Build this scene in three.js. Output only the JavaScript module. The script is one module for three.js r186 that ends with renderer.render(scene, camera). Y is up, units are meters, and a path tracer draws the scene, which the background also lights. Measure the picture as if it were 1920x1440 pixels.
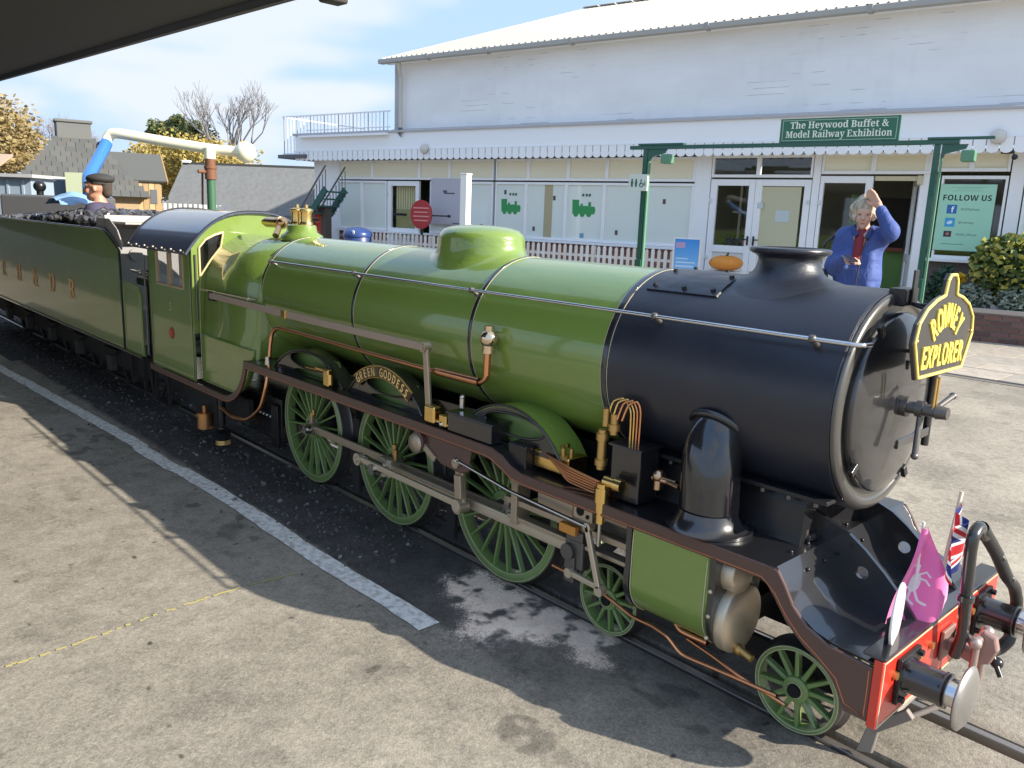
import * as THREE from 'three';
import { mergeGeometries, toCreasedNormals } from 'three/addons/utils/BufferGeometryUtils.js';
import { RoundedBoxGeometry } from 'three/addons/geometries/RoundedBoxGeometry.js';
import { TextGeometry } from 'three/addons/geometries/TextGeometry.js';
import { FontLoader } from 'three/addons/loaders/FontLoader.js';
import { MarchingCubes } from 'three/addons/objects/MarchingCubes.js';

// ───────── camera, sky, sun, exposure ─────────
const scene = new THREE.Scene();
const renderer = new THREE.WebGLRenderer({ antialias: true });
renderer.setSize(1024, 768);
renderer.toneMapping = THREE.LinearToneMapping;
renderer.toneMappingExposure = 3.15;
renderer.shadowMap.enabled = true;
const camera = new THREE.PerspectiveCamera(50.81, 4 / 3, 0.05, 400);
{
  const f = new THREE.Vector3(-0.71529, -0.20471, -0.66817).normalize();
  const r0 = new THREE.Vector3().crossVectors(f, new THREE.Vector3(0, 1, 0)).normalize();
  const u0 = new THREE.Vector3().crossVectors(r0, f);
  const roll = 2.135 * Math.PI / 180, c = Math.cos(roll), s = Math.sin(roll);
  const r = r0.clone().multiplyScalar(c).addScaledVector(u0, s);
  const u = u0.clone().multiplyScalar(c).addScaledVector(r0, -s);
  camera.matrixAutoUpdate = true;
  camera.quaternion.setFromRotationMatrix(new THREE.Matrix4().makeBasis(r, u, f.clone().negate()));
  camera.position.set(2.2573, 1.5163, 2.4141);
}
let seed = 7;
const rnd = () => { seed = (seed + 0x6d2b79f5) | 0; let t = Math.imul(seed ^ (seed >>> 15), 1 | seed); t = (t + Math.imul(t ^ (t >>> 7), 61 | t)) ^ t; return ((t ^ (t >>> 14)) >>> 0) / 4294967296; };
const rr = (a, b) => a + (b - a) * rnd();
// value noise
const NT = new Float32Array(65536); for (let i = 0; i < 65536; i++) NT[i] = rnd();
const hsh = (x, y) => NT[((x & 255) | ((y & 255) << 8))];
function vn(x, y) { const xi = Math.floor(x), yi = Math.floor(y); let fx = x - xi, fy = y - yi; fx = fx * fx * (3 - 2 * fx); fy = fy * fy * (3 - 2 * fy);
  const a = hsh(xi, yi), b = hsh(xi + 1, yi), c = hsh(xi, yi + 1), d = hsh(xi + 1, yi + 1); return a + (b - a) * fx + (c - a) * fy + (a - b - c + d) * fx * fy; }
const fbm = (x, y, o = 4) => { let s = 0, a = .5, n = 0; for (let i = 0; i < o; i++) { s += a * vn(x, y); n += a; a *= .5; x = x * 2.03 + 17.1; y = y * 2.03 + 9.7; } return s / n; };
const sst = (a, b, x) => { const t = Math.min(1, Math.max(0, (x - a) / (b - a))); return t * t * (3 - 2 * t); };
const mix = (a, b, t) => a + (b - a) * t;

const SUN = new THREE.Vector3(1.68, 1, -0.71).normalize();
{ // sky: thin streaked cloud over pale October blue
  const W = 1024, H = 512, d = new Float32Array(W * H * 4);
  for (let j = 0; j < H; j++) for (let i = 0; i < W; i++) {
    const el = ((j + .5) / H - .5) * Math.PI, az = ((i + .5) / W - .5) * 2 * Math.PI;
    const x = Math.cos(el) * Math.cos(az), y = Math.sin(el), z = Math.cos(el) * Math.sin(az);
    let c;
    if (y >= 0) {
      const t = Math.pow(y, .55);
      const base = [mix(.205, .135, t), mix(.272, .225, t), mix(.345, .40, t)];
      const px = x / (y + .13), pz = z / (y + .13);
      const w1 = fbm(px * .9 + 3.1, pz * .9 + 8.2, 4);
      const n = fbm(px * 1.0 + pz * .55 + w1 * 1.6 + 4.7, pz * 1.5 - px * .4 + w1 * 1.2 + 2.3, 5);
      const n2 = fbm(px * 5.1 + 1.3 + pz * 2, pz * 2.6 + 9.1, 4);
      const cl = sst(.40, .70, n + (n2 - .5) * .34) * .92 * sst(-.02, .10, y) + .12 * (1 - sst(0, .3, y));
      const g = .16 * Math.pow(Math.max(0, x * SUN.x + y * SUN.y + z * SUN.z), 5);
      const cc = [.275 + g, .30 + g, .335 + g];
      c = base.map((b, k) => mix(b + g, cc[k], cl));
    } else { const t = sst(0, -.06, y); c = [mix(.28, .11, t), mix(.32, .10, t), mix(.37, .09, t)]; }
    const o = (j * W + i) * 4; d[o] = c[0]; d[o + 1] = c[1]; d[o + 2] = c[2]; d[o + 3] = 1;
  }
  const sky = new THREE.DataTexture(d, W, H, THREE.RGBAFormat, THREE.FloatType);
  sky.mapping = THREE.EquirectangularReflectionMapping; sky.magFilter = THREE.LinearFilter; sky.minFilter = THREE.LinearFilter; sky.wrapS = THREE.RepeatWrapping; sky.needsUpdate = true;
  scene.background = sky; scene.environment = sky;
}
const sun = new THREE.DirectionalLight(new THREE.Color(1, .91, .77), 2.9);
sun.position.copy(SUN).multiplyScalar(40).add(new THREE.Vector3(-2, 0, 0)); sun.target.position.set(-2, 0, 0);
sun.castShadow = true; sun.shadow.mapSize.set(4096, 4096); sun.shadow.radius = 1;
Object.assign(sun.shadow.camera, { left: -22, right: 22, top: 18, bottom: -18, near: 1, far: 90 });
sun.name = 'sun'; scene.add(sun, sun.target);

// ───────── helpers ─────────
const V = (x, y, z) => new THREE.Vector3(x, y, z);
const used = {};
const numbered = (n) => { const k = used[n] = (used[n] ?? -1) + 1; return k ? n + '_' + String(k).padStart(3, '0') : n; };
function fix(g) { g = g.index ? g.toNonIndexed() : g; for (const k of Object.keys(g.attributes)) if (!['position', 'normal', 'uv'].includes(k)) g.deleteAttribute(k);
  if (!g.attributes.normal) g.computeVertexNormals();
  if (!g.attributes.uv) g.setAttribute('uv', new THREE.BufferAttribute(new Float32Array(g.attributes.position.count * 2), 2)); g.morphAttributes = {}; g.clearGroups(); return g; }
const M = (gs) => { gs = Array.isArray(gs) ? gs : [gs]; return gs.length === 1 ? fix(gs[0]) : mergeGeometries(gs.map(fix)); };
const SPLIT = new Set(['axle', 'frame_stretcher', 'bogie_frame', 'door_dog', 'hinge_strap', 'rivet', 'apron_bolt', 'side_lining', 'edge_lining', 'roof_rib', 'end_flange', 'clad_lining', 'flange_bolt', 'crank_pin', 'oil_cup', 'slide_bar', 'pipe_union', 'hose_clip', 'fence_rail', 'lower_wall', 'window_sill', 'door_post', 'door_sticker', 'pictogram', 'coal_board', 'beam_lining', 'side_sheet_lining', 'interior', 'interior_wall', 'interior_dado', 'interior_dark', 'eyes', 'window_lettering', 'window_sticker', 'hinge', 'print', 'rail', 'notice_mark', 'wing_roof', 'barge_board', 'lettering_line', 'door_blind_slat', 'border_line', 'shoe', 'pump', 'gauge_face', 'handle_bar', 'stringer', 'lining_line', 'coupling_bar', 'collar', 'bolt', 'valve_chest_cover', 'lower_panel_bar', 'wing_wall', 'cap', 'leg', 'guide_hole', 'grab_rail', 'hanger', 'ball_weight', 'copper_pipe', 'lining', 'lamp_bracket', 'platform_fitting', 'clamp', 'whistle_cock', 'drain_rod', 'column', 'footplate_pipe', 'feed_pipe_length']);
function P(parent, name, gs, mat, label) {
  if (Array.isArray(gs) && gs.length > 1 && SPLIT.has(name)) { let m; for (const g of gs) m = P(parent, name, g, mat, label); return m; } const m = new THREE.Mesh(M(gs), mat); m.name = name; if (label) m.userData.label = label; parent.add(m); return m; }
function thing(name, label, category, pos = [0, 0, 0], ry = 0, group) { const o = new THREE.Group(); o.name = numbered(name); o.position.set(...pos); o.rotation.y = ry; o.userData = { label, category }; if (group) o.userData.group = group; scene.add(o); return o; }
function solo(name, gs, mat, label, category, group) { const m = new THREE.Mesh(M(gs), mat); m.name = numbered(name); m.userData = { label, category }; if (group) m.userData.group = group; scene.add(m); return m; }
function struct(name, gs, mat, label) { const m = new THREE.Mesh(M(gs), mat); m.name = numbered(name); m.userData = { kind: 'structure', label }; scene.add(m); return m; }
const tr = (g, x = 0, y = 0, z = 0, rx = 0, ry = 0, rz = 0) => { if (rx) g.rotateX(rx); if (ry) g.rotateY(ry); if (rz) g.rotateZ(rz); return g.translate(x, y, z); };
// box by centre; b = bevel radius
const B = (w, h, d, x = 0, y = 0, z = 0, b = 0, rx = 0, ry = 0, rz = 0) => tr(b ? new RoundedBoxGeometry(w, h, d, 1, Math.min(b, w * .49, h * .49, d * .49)) : new THREE.BoxGeometry(w, h, d), x, y, z, rx, ry, rz);
// box by limits
const BB = (x0, x1, y0, y1, z0, z1, b = 0) => B(x1 - x0, y1 - y0, z1 - z0, (x0 + x1) / 2, (y0 + y1) / 2, (z0 + z1) / 2, b);
const C = (r, len, ax, x, y, z, r2 = r, seg = 20) => { const g = new THREE.CylinderGeometry(r2, r, len, seg); if (ax === 'x') g.rotateZ(-Math.PI / 2); if (ax === 'z') g.rotateX(Math.PI / 2); return g.translate(x, y, z); };
const S = (r, x, y, z, sx = 1, sy = 1, sz = 1, n = 16) => new THREE.SphereGeometry(r, n, Math.max(6, n * .7 | 0)).scale(sx, sy, sz).translate(x, y, z);
const tube = (pts, r, seg = 40, rs = 8, ten = .3) => new THREE.TubeGeometry(new THREE.CatmullRomCurve3(pts.map((p) => V(...p)), false, 'catmullrom', ten), seg, r, rs, false);
function rod(a, b, r, r2 = r, seg = 10) { const A = V(...a), D = V(...b).sub(A), g = new THREE.CylinderGeometry(r2, r, D.length(), seg); g.translate(0, D.length() / 2, 0); g.applyQuaternion(new THREE.Quaternion().setFromUnitVectors(V(0, 1, 0), D.clone().normalize())); return g.translate(...a); }
// flat bar in a plane of constant z between (x,y) points
function bar(a, b, h, t, z, bev = .004) { const dx = b[0] - a[0], dy = b[1] - a[1], L = Math.hypot(dx, dy); return tr(new RoundedBoxGeometry(L, h, t, 1, bev), (a[0] + b[0]) / 2, (a[1] + b[1]) / 2, z, 0, 0, Math.atan2(dy, dx)); }
const shape = (pts, holes = []) => { const s = new THREE.Shape(pts.map((p) => new THREE.Vector2(p[0], p[1]))); for (const h of holes) s.holes.push(new THREE.Path(h.map((p) => new THREE.Vector2(p[0], p[1])))); return s; };
const ext = (pts, z0, z1, holes = [], bev = 0) => { const g = new THREE.ExtrudeGeometry(shape(pts, holes), { depth: z1 - z0 - 2 * bev, bevelEnabled: bev > 0, bevelSize: bev, bevelThickness: bev, bevelOffset: -bev, bevelSegments: 1, curveSegments: 8 }); return g.translate(0, 0, z0 + bev); };
// profile in (z, y) swept along x
const extX = (pts, x0, x1, holes = [], bev = 0) => ext(pts.map((p) => [-p[0], p[1]]), 0, x1 - x0, holes.map((h) => h.map((p) => [-p[0], p[1]])), bev).rotateY(Math.PI / 2).translate(x0, 0, 0);
const lathe = (pts, seg = 48) => new THREE.LatheGeometry(pts.map((p) => new THREE.Vector2(p[0], p[1])), seg);
const latheX = (pts, seg = 64) => lathe(pts, seg).rotateZ(-Math.PI / 2); // (radius, x)
const latheZ = (pts, seg = 48) => lathe(pts, seg).rotateX(Math.PI / 2); // (radius, z)
const circ = (cx, cy, rx, ry = rx, n = 24, a0 = 0, a1 = Math.PI * 2) => Array.from({ length: n }, (_, i) => { const a = a0 + (a1 - a0) * i / (a1 - a0 > 6.28 ? n : n - 1); return [cx + rx * Math.cos(a), cy + ry * Math.sin(a)]; });
const crease = (g, a = .6) => toCreasedNormals(fix(g), a);
const flip = (g) => { const p = fix(g); for (const k of ['position', 'normal', 'uv']) { const a = p.attributes[k], s = a.itemSize; for (let i = 0; i < a.count; i += 3) for (let c = 0; c < s; c++) { const t = a.array[(i + 1) * s + c]; a.array[(i + 1) * s + c] = a.array[(i + 2) * s + c]; a.array[(i + 2) * s + c] = t; } } return p; };
const mirZ = (g) => flip(fix(g.clone()).scale(1, 1, -1));

// ───────── materials ─────────
const lin = (r, g, b) => new THREE.Color().setRGB(r, g, b);
const mat = (c, rough = .7, metal = 0, o = {}) => new THREE.MeshStandardMaterial({ color: Array.isArray(c) ? lin(...c) : c, roughness: rough, metalness: metal, ...o });
const pmat = (c, rough, metal, o = {}) => new THREE.MeshPhysicalMaterial({ color: Array.isArray(c) ? lin(...c) : c, roughness: rough, metalness: metal, ...o });
function dtex(w, h, fn, srgb = true) { const a = new Uint8Array(w * h * 4); for (let j = 0; j < h; j++) for (let i = 0; i < w; i++) { const c = fn(i, j), o = (j * w + i) * 4; a[o] = Math.max(0, Math.min(255, c[0])); a[o + 1] = Math.max(0, Math.min(255, c[1])); a[o + 2] = Math.max(0, Math.min(255, c[2])); a[o + 3] = 255; }
  const t = new THREE.DataTexture(a, w, h); t.wrapS = t.wrapT = THREE.RepeatWrapping; t.magFilter = THREE.LinearFilter; t.minFilter = THREE.LinearMipmapLinearFilter; t.generateMipmaps = true; if (srgb) t.colorSpace = THREE.SRGBColorSpace; t.needsUpdate = true; return t; }
const s8 = (l) => 255 * (l <= .0031308 ? 12.92 * l : 1.055 * Math.pow(l, 1 / 2.4) - .055);
function tfbm(u, v, p, o = 4) { let s = 0, a = .5, n = 0; for (let i = 0; i < o; i++) { const x = u * p, y = v * p, xi = Math.floor(x), yi = Math.floor(y); let fx = x - xi, fy = y - yi; fx = fx * fx * (3 - 2 * fx); fy = fy * fy * (3 - 2 * fy); const q = p, h = (m, k) => hsh(((m % q) + q) % q + i * 37, ((k % q) + q) % q + i * 53);
  s += a * (mix(mix(h(xi, yi), h(xi + 1, yi), fx), mix(h(xi, yi + 1), h(xi + 1, yi + 1), fx), fy)); n += a; a *= .5; p *= 2; } return s / n; }
const grit = dtex(512, 512, (i, j) => { const v = 255 * (.55 * tfbm(i / 512, j / 512, 64, 2) + .45 * hsh(i * 7 + j * 3, j * 5 + i)); return [v, v, v]; }, false);
const smooth = dtex(512, 512, (i, j) => { const v = 255 * tfbm(i / 512, j / 512, 8, 6); return [v, v, v]; }, false);
const smear = dtex(512, 512, (i, j) => { const v = 70 + 75 * tfbm(i / 512, j / 512, 6, 5); return [v, v, v]; }, false);
const rep = (t, x, y = x) => { const c = t.clone(); c.repeat.set(x, y); c.needsUpdate = true; return c; };
const tint = (c, amp, p, ox = 5) => dtex(256, 256, (i, j) => { const n = 1 + amp * 2 * (tfbm(i / 256, j / 256, p, ox) - .5); return c.map((k) => s8(Math.min(1, k * n))); });

const green = pmat([.168, .256, .045], .32, 0, { clearcoat: 1, clearcoatRoughness: .05, bumpMap: rep(smooth, 2, 1.3), bumpScale: .0035 });
const greenSide = pmat([.150, .245, .050], .34, 0, { clearcoat: .5, clearcoatRoughness: .06, bumpMap: rep(smooth, .7), bumpScale: .003 });
const greenWheel = pmat([.175, .275, .085], .35, 0, { clearcoat: .6, clearcoatRoughness: .15 });
const blackGloss = pmat([.012, .012, .014], .3, 0, { clearcoat: 1, clearcoatRoughness: .06 });
const smokeBlack = pmat([.013, .016, .026], 1.0, 0, { clearcoat: .25, clearcoatRoughness: .3, roughnessMap: rep(smear, 2, 3), bumpMap: rep(smooth, 2, 2), bumpScale: .002 });
const blackDull = mat([.014, .014, .016], .65, 0, { roughnessMap: smear });
const grimy = mat([.022, .020, .019], .85);
const brown = pmat([.082, .039, .032], .4, 0, { clearcoat: .4, clearcoatRoughness: .2 });
const orangeLine = mat([.55, .17, .06], .5);
const creamLine = mat([.55, .51, .34], .5);
const white = mat([.8, .8, .78], .5);
const steel = mat([.62, .54, .41], .45, .75);
const steelOily = mat([.47, .39, .29], .45, .75);
const steelDark = mat([.16, .15, .145], .45, .8);
const polished = mat([.62, .61, .60], .16, 1);
const brass = mat([.80, .55, .20], .25, 1);
const brassDull = mat([.55, .36, .13], .42, .9);
const copper = mat([.74, .34, .17], .28, 1);
const red = pmat([.62, .035, .018], .4, 0, { clearcoat: .7, clearcoatRoughness: .1 });
const hole = mat([.006, .006, .007], .9);
const glass = new THREE.MeshPhysicalMaterial({ color: 0xffffff, roughness: .03, transmission: 1, thickness: 0, ior: 1.5 });
const rubber = mat([.02, .02, .02], .6);

// ───────── steam locomotive ─────────
const font = await new FontLoader().loadAsync('fonts/droid/droid_sans_bold.typeface.json');
const serif = await new FontLoader().loadAsync('fonts/droid/droid_serif_bold.typeface.json');
const txt = (s, size, depth, f = font) => { const g = new TextGeometry(s, { font: f, size, depth, curveSegments: 4, bevelEnabled: false }); g.computeBoundingBox(); const b = g.boundingBox; return g.translate(-(b.min.x + b.max.x) / 2, -(b.min.y + b.max.y) / 2, 0); };
const L = thing('steam_locomotive', 'green and black miniature steam locomotive with brass nameplate and red buffer beam', 'locomotive');
const YB = 1.012, RB = .333;
const sub = (parent, name) => { const g = new THREE.Group(); g.name = name; parent.add(g); return g; };
const XD = [-1.678, -.884, -.089], RD = .324, XBG = [.498, 1.247], RBG = .1385;

function wheel(name, R, n, x, side, wide, hubR, phase) {
  const w = sub(L, name); w.position.set(x, R, side * .25); if (side < 0) w.rotation.y = Math.PI;
  const ri = R * wide;
  P(w, 'rim', latheZ([[ri, -.045], [ri, -.004], [ri + .004, 0], [R * .985, 0], [R * .985, -.045], [ri, -.045]], 64), greenWheel);
  P(w, 'tyre', latheZ([[R * .985, -.001], [R * .997, -.004], [R, -.05], [R + .014, -.056], [R + .014, -.066], [R * .9, -.068], [R * .9, -.046]], 64), steelDark);
  P(w, 'lining', [new THREE.TorusGeometry(R * .965, .0016, 4, 64), new THREE.TorusGeometry(ri + .003, .0014, 4, 64)], creamLine);
  P(w, 'hub', [latheZ([[0, .004], [hubR * .9, .004], [hubR, -.004], [hubR, -.05], [0, -.05]], 32)], greenWheel);
  P(w, 'axle_end', [C(hubR * .5, .012, 'z', 0, 0, .008, hubR * .47, 24)], side > 0 && R < .2 ? hole : steelDark);
  P(w, 'hub_lining', new THREE.TorusGeometry(hubR * .56, .0016, 4, 32).translate(0, 0, .006), creamLine);
  const g = new THREE.BufferGeometry().copy(fix(ext([[-.0075, hubR * .8], [.0075, hubR * .8], [.0055, ri + .004], [-.0055, ri + .004]], -.032, -.006, [], .003)));
  if (n > 14) g.scale(.85, 1, 1);
  for (let i = 0; i < n; i++) { const m = new THREE.Mesh(g, greenWheel); m.name = 'spoke'; m.rotation.z = phase + i * 2 * Math.PI / n; w.add(m); }
  return w;
}
for (const s of [1, -1]) {
  for (const x of XD) wheel('driving_wheel', RD, 20, x, s, .865, .07, .12);
  for (const x of XBG) wheel('bogie_wheel', RBG, 12, x, s, .87, .042, .1);
}
P(L, 'axle', [...XD.map((x) => C(.04, .46, 'z', x, RD, 0)), ...XBG.map((x) => C(.025, .46, 'z', x, RBG, 0))], steelDark);
// frames
{
  const out = [[-2.45, .2], [-2.1, .2], [-2.0, .26], [.2, .26], [.3, .32], [.8, .32], [.9, .38], [1.1, .40], [1.53, .30], [1.53, .445], [1.49, .49], [1.42, .556], [1.36, .605], [1.31, .638], [1.25, .66], [1.15, .70], [-2.45, .62]];
  const h = [circ(1.36, .535, .019)];
  for (const s of [.15, -.15]) P(L, 'frame_plate', ext(out, s - .007, s + .007, h), blackGloss);
  P(L, 'frame_stretcher', [BB(.6, .75, .3, .56, -.142, .142), BB(-.55, -.45, .3, .6, -.142, .142), BB(-1.35, -1.25, .3, .6, -.142, .142), BB(-2.4, -2.3, .25, .6, -.142, .142)], grimy);
  P(L, 'bogie_frame', [BB(.33, 1.40, .12, .20, .135, .155), BB(.33, 1.40, .12, .20, -.155, -.135), BB(.8, .95, .15, .24, -.13, .13)], grimy);
}
// boiler, smokebox, firebox
P(L, 'boiler_barrel', [latheX([[RB, -2.10], [RB, .49]])].map((g) => g.translate(0, YB, 0)), green);
{
  for (const x of [-2.09, -1.12, -.235, .485]) {
    const w = x > .4 ? .011 : .0085;
    const bnd = P(L, 'boiler_band', latheX([[RB, x - w], [RB + .003, x - w], [RB + .003, x + w], [RB, x + w]]).translate(0, YB, 0), blackGloss);
    P(bnd, 'lining', [x - w - .003, x + w + .003].map((q) => latheX([[RB, q - .0009], [RB + .0012, q - .0009], [RB + .0012, q + .0009], [RB, q + .0009]]).translate(0, YB, 0)), creamLine);
  }
}
P(L, 'smokebox', latheX([[RB - .004, .495], [RB, .5], [RB, 1.285], [RB - .004, 1.292]], 80).translate(0, YB, 0), smokeBlack);
P(L, 'smokebox_ring', latheX([[RB - .01, 1.288], [RB - .004, 1.296], [RB - .012, 1.306], [RB - .034, 1.310], [RB - .037, 1.304], [RB - .045, 1.30], [0, 1.30]], 80).translate(0, YB, 0), pmat([.10, .097, .09], .34, .6, { clearcoat: .5, clearcoatRoughness: .2 }));
{
  const d = sub(L, 'smokebox_door');
  P(d, 'door_plate', latheX([[.268, 1.30], [.27, 1.316], [.262, 1.324], [.22, 1.334], [.15, 1.344], [.08, 1.349], [0, 1.351]], 80).translate(0, YB, 0), blackGloss);
  P(d, 'hub', [C(.03, .02, 'x', 1.357, YB, 0), C(.018, .10, 'x', 1.41, YB, 0), C(.024, .02, 'x', 1.40, YB, 0, .024), C(.021, .03, 'x', 1.46, YB, 0, .017)], steelDark);
  P(d, 'dart_handle', [rod([1.40, YB, 0], [1.41, YB - .135, .022], .007, .009), S(.011, 1.41, YB - .135, .022), rod([1.432, YB, 0], [1.44, YB + .03, -.125], .007, .009), S(.011, 1.44, YB + .03, -.125)], steelDark);
  P(d, 'hinge_strap', [B(.008, .028, .26, 1.343, YB + .12, -.13, .003, 0, .04), B(.008, .028, .26, 1.343, YB - .12, -.13, .003, 0, .04), C(.012, .34, 'y', 1.33, YB, -.272)], blackGloss);
  P(d, 'door_dog', [0.6, 2.2, 3.7, 5.4].map((a) => B(.014, .04, .022, 1.325, YB + .275 * Math.cos(a), .275 * Math.sin(a), .003, a)), blackDull);
}
P(L, 'lamp_bracket', [B(.05, .05, .09, 1.31, YB + RB - .018, .0, .004), B(.006, .10, .03, 1.338, YB + RB + .01, 0, .002), B(.07, .006, .012, 1.375, YB + RB - .035, 0, .002), rod([1.33, YB + .3, 0], [1.432, YB + .27, 0], .006), rod([1.33, YB + .16, 0], [1.432, YB + .17, 0], .006)], blackDull);
// smokebox top cover plate with studs
{
  const n = 20, pos = [], idx = [], uv = [], R1 = RB + .006;
  for (let i = 0; i <= n; i++) { const a = mix(-.62, .62, i / n); for (const [x, R] of [[.535, RB], [.537, R1], [.815, R1], [.817, RB]]) { pos.push(x + (a < 0 ? 0 : 0), YB + R * Math.cos(a), R * Math.sin(a)); uv.push(x, a); } }
  for (let i = 0; i < n; i++) for (let k = 0; k < 3; k++) { const a = i * 4 + k, b = a + 4; idx.push(a, b, a + 1, a + 1, b, b + 1); }
  for (const e of [0, n]) { const a = e * 4; e ? idx.push(a, a + 2, a + 1, a, a + 3, a + 2) : idx.push(a, a + 1, a + 2, a, a + 2, a + 3); }
  const g = new THREE.BufferGeometry(); g.setAttribute('position', new THREE.Float32BufferAttribute(pos, 3)); g.setAttribute('uv', new THREE.Float32BufferAttribute(uv, 2)); g.setIndex(idx);
  const gg = g.toNonIndexed(); gg.computeVertexNormals();
  const cp = P(L, 'cover_plate', toCreasedNormals(gg, .5), smokeBlack);
  for (const [x, a] of [[.56, .55], [.68, .56], [.79, .55], [.56, .2], [.795, .25], [.56, -.15], [.68, -.2], [.79, -.12], [.56, -.5], [.68, -.55], [.79, -.52]]) P(cp, 'stud', C(.009, .012, 'y', 0, R1 + .004, 0, .0075, 6).rotateX(a).translate(x, YB, 0), blackDull);
}
// chimney
{
  const prof = [[.205, 0], [.19, .002], [.165, .008], [.145, .017], [.128, .03], [.118, .045], [.113, .062], [.113, .072], [.118, .08], [.135, .088], [.146, .093], [.147, .104], [.140, .108], [.112, .110], [.108, .10], [.104, .02]];
  const g = lathe(prof.map((q) => [q[0] * (q[1] < .012 ? .95 : .85), q[1] * .93]), 64), p = g.attributes.position, xc = .945;
  for (let i = 0; i < p.count; i++) { const x = p.getX(i), y = p.getY(i), z = p.getZ(i), w = 1 - sst(0, .07, y); const ys = YB + Math.sqrt(RB * RB - z * z); p.setXYZ(i, x + xc, (ys - .002 + y) * w + (YB + RB + y) * (1 - w), z); }
  g.computeVertexNormals();
  P(L, 'chimney', g, smokeBlack);
}
// dome
{
  const prof = [[.235, 0], [.212, .006], [.198, .02], [.192, .04], [.190, .07], [.184, .088], [.166, .106], [.13, .119], [.08, .126], [.03, .128], [0, .128]];
  const g = lathe(prof, 64), p = g.attributes.position, xc = -.565;
  for (let i = 0; i < p.count; i++) { const x = p.getX(i) * 1.16, y = p.getY(i), z = p.getZ(i) * .92, w = 1 - sst(0, .05, y); const ys = YB + Math.sqrt(Math.max(.02, RB * RB - z * z)); p.setXYZ(i, x + xc, (ys - .002 + y) * w + (YB + RB - .006 + y) * (1 - w), z); }
  g.computeVertexNormals();
  P(L, 'dome', g, green);
}
// firebox with its side sheets
const arc = (cx, cy, r, a0, a1, n, ry = r) => Array.from({ length: n + 1 }, (_, i) => { const a = a0 + (a1 - a0) * i / n; return [cx + r * Math.cos(a), cy + ry * Math.sin(a)]; });
{
  const top = arc(0, .99, .343, 0, Math.PI, 28);
  P(L, 'firebox', crease(extX([[.37, .64], [.358, .8], ...top, [-.358, .8], [-.37, .64]], -2.86, -2.075, [], .012), .9), green);
  const curve = arc(-2.43, .70, .31, -Math.PI / 2, -.28, 12);
  for (const s of [1, -1]) { const g = ext([[-2.86, .39], ...curve, [-2.1, .66], [-2.1, .70], [-2.86, .70]], .355, .385, [], .006); P(L, 'firebox_side_sheet', s > 0 ? g : mirZ(g), green); }
  P(L, 'side_sheet_lining', [tube([[-2.855, 1.1, .366], [-2.845, .95, .382], [-2.838, .72, .389], [-2.838, .41, .389]], .0022, 20, 5), tube([[-2.78, .402, .387], [-2.44, .402, .387], ...arc(-2.43, .70, .298, -1.5, -.35, 8).map((p) => [p[0], p[1], .387])], .002, 40, 5)], creamLine);
  P(L, 'ashpan', [BB(-2.62, -2.06, .13, .40, -.24, .24, .01), BB(-2.9, -2.62, .2, .4, -.2, .2)], blackDull);
  P(L, 'rivet', Array.from({ length: 4 }, (_, i) => S(.007, -2.33 + i * .045, .27, .242)), white);
  P(L, 'ashpan_guard', BB(-2.16, -2.07, .1, .36, .2, .26, .006), blackDull);
}
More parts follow.
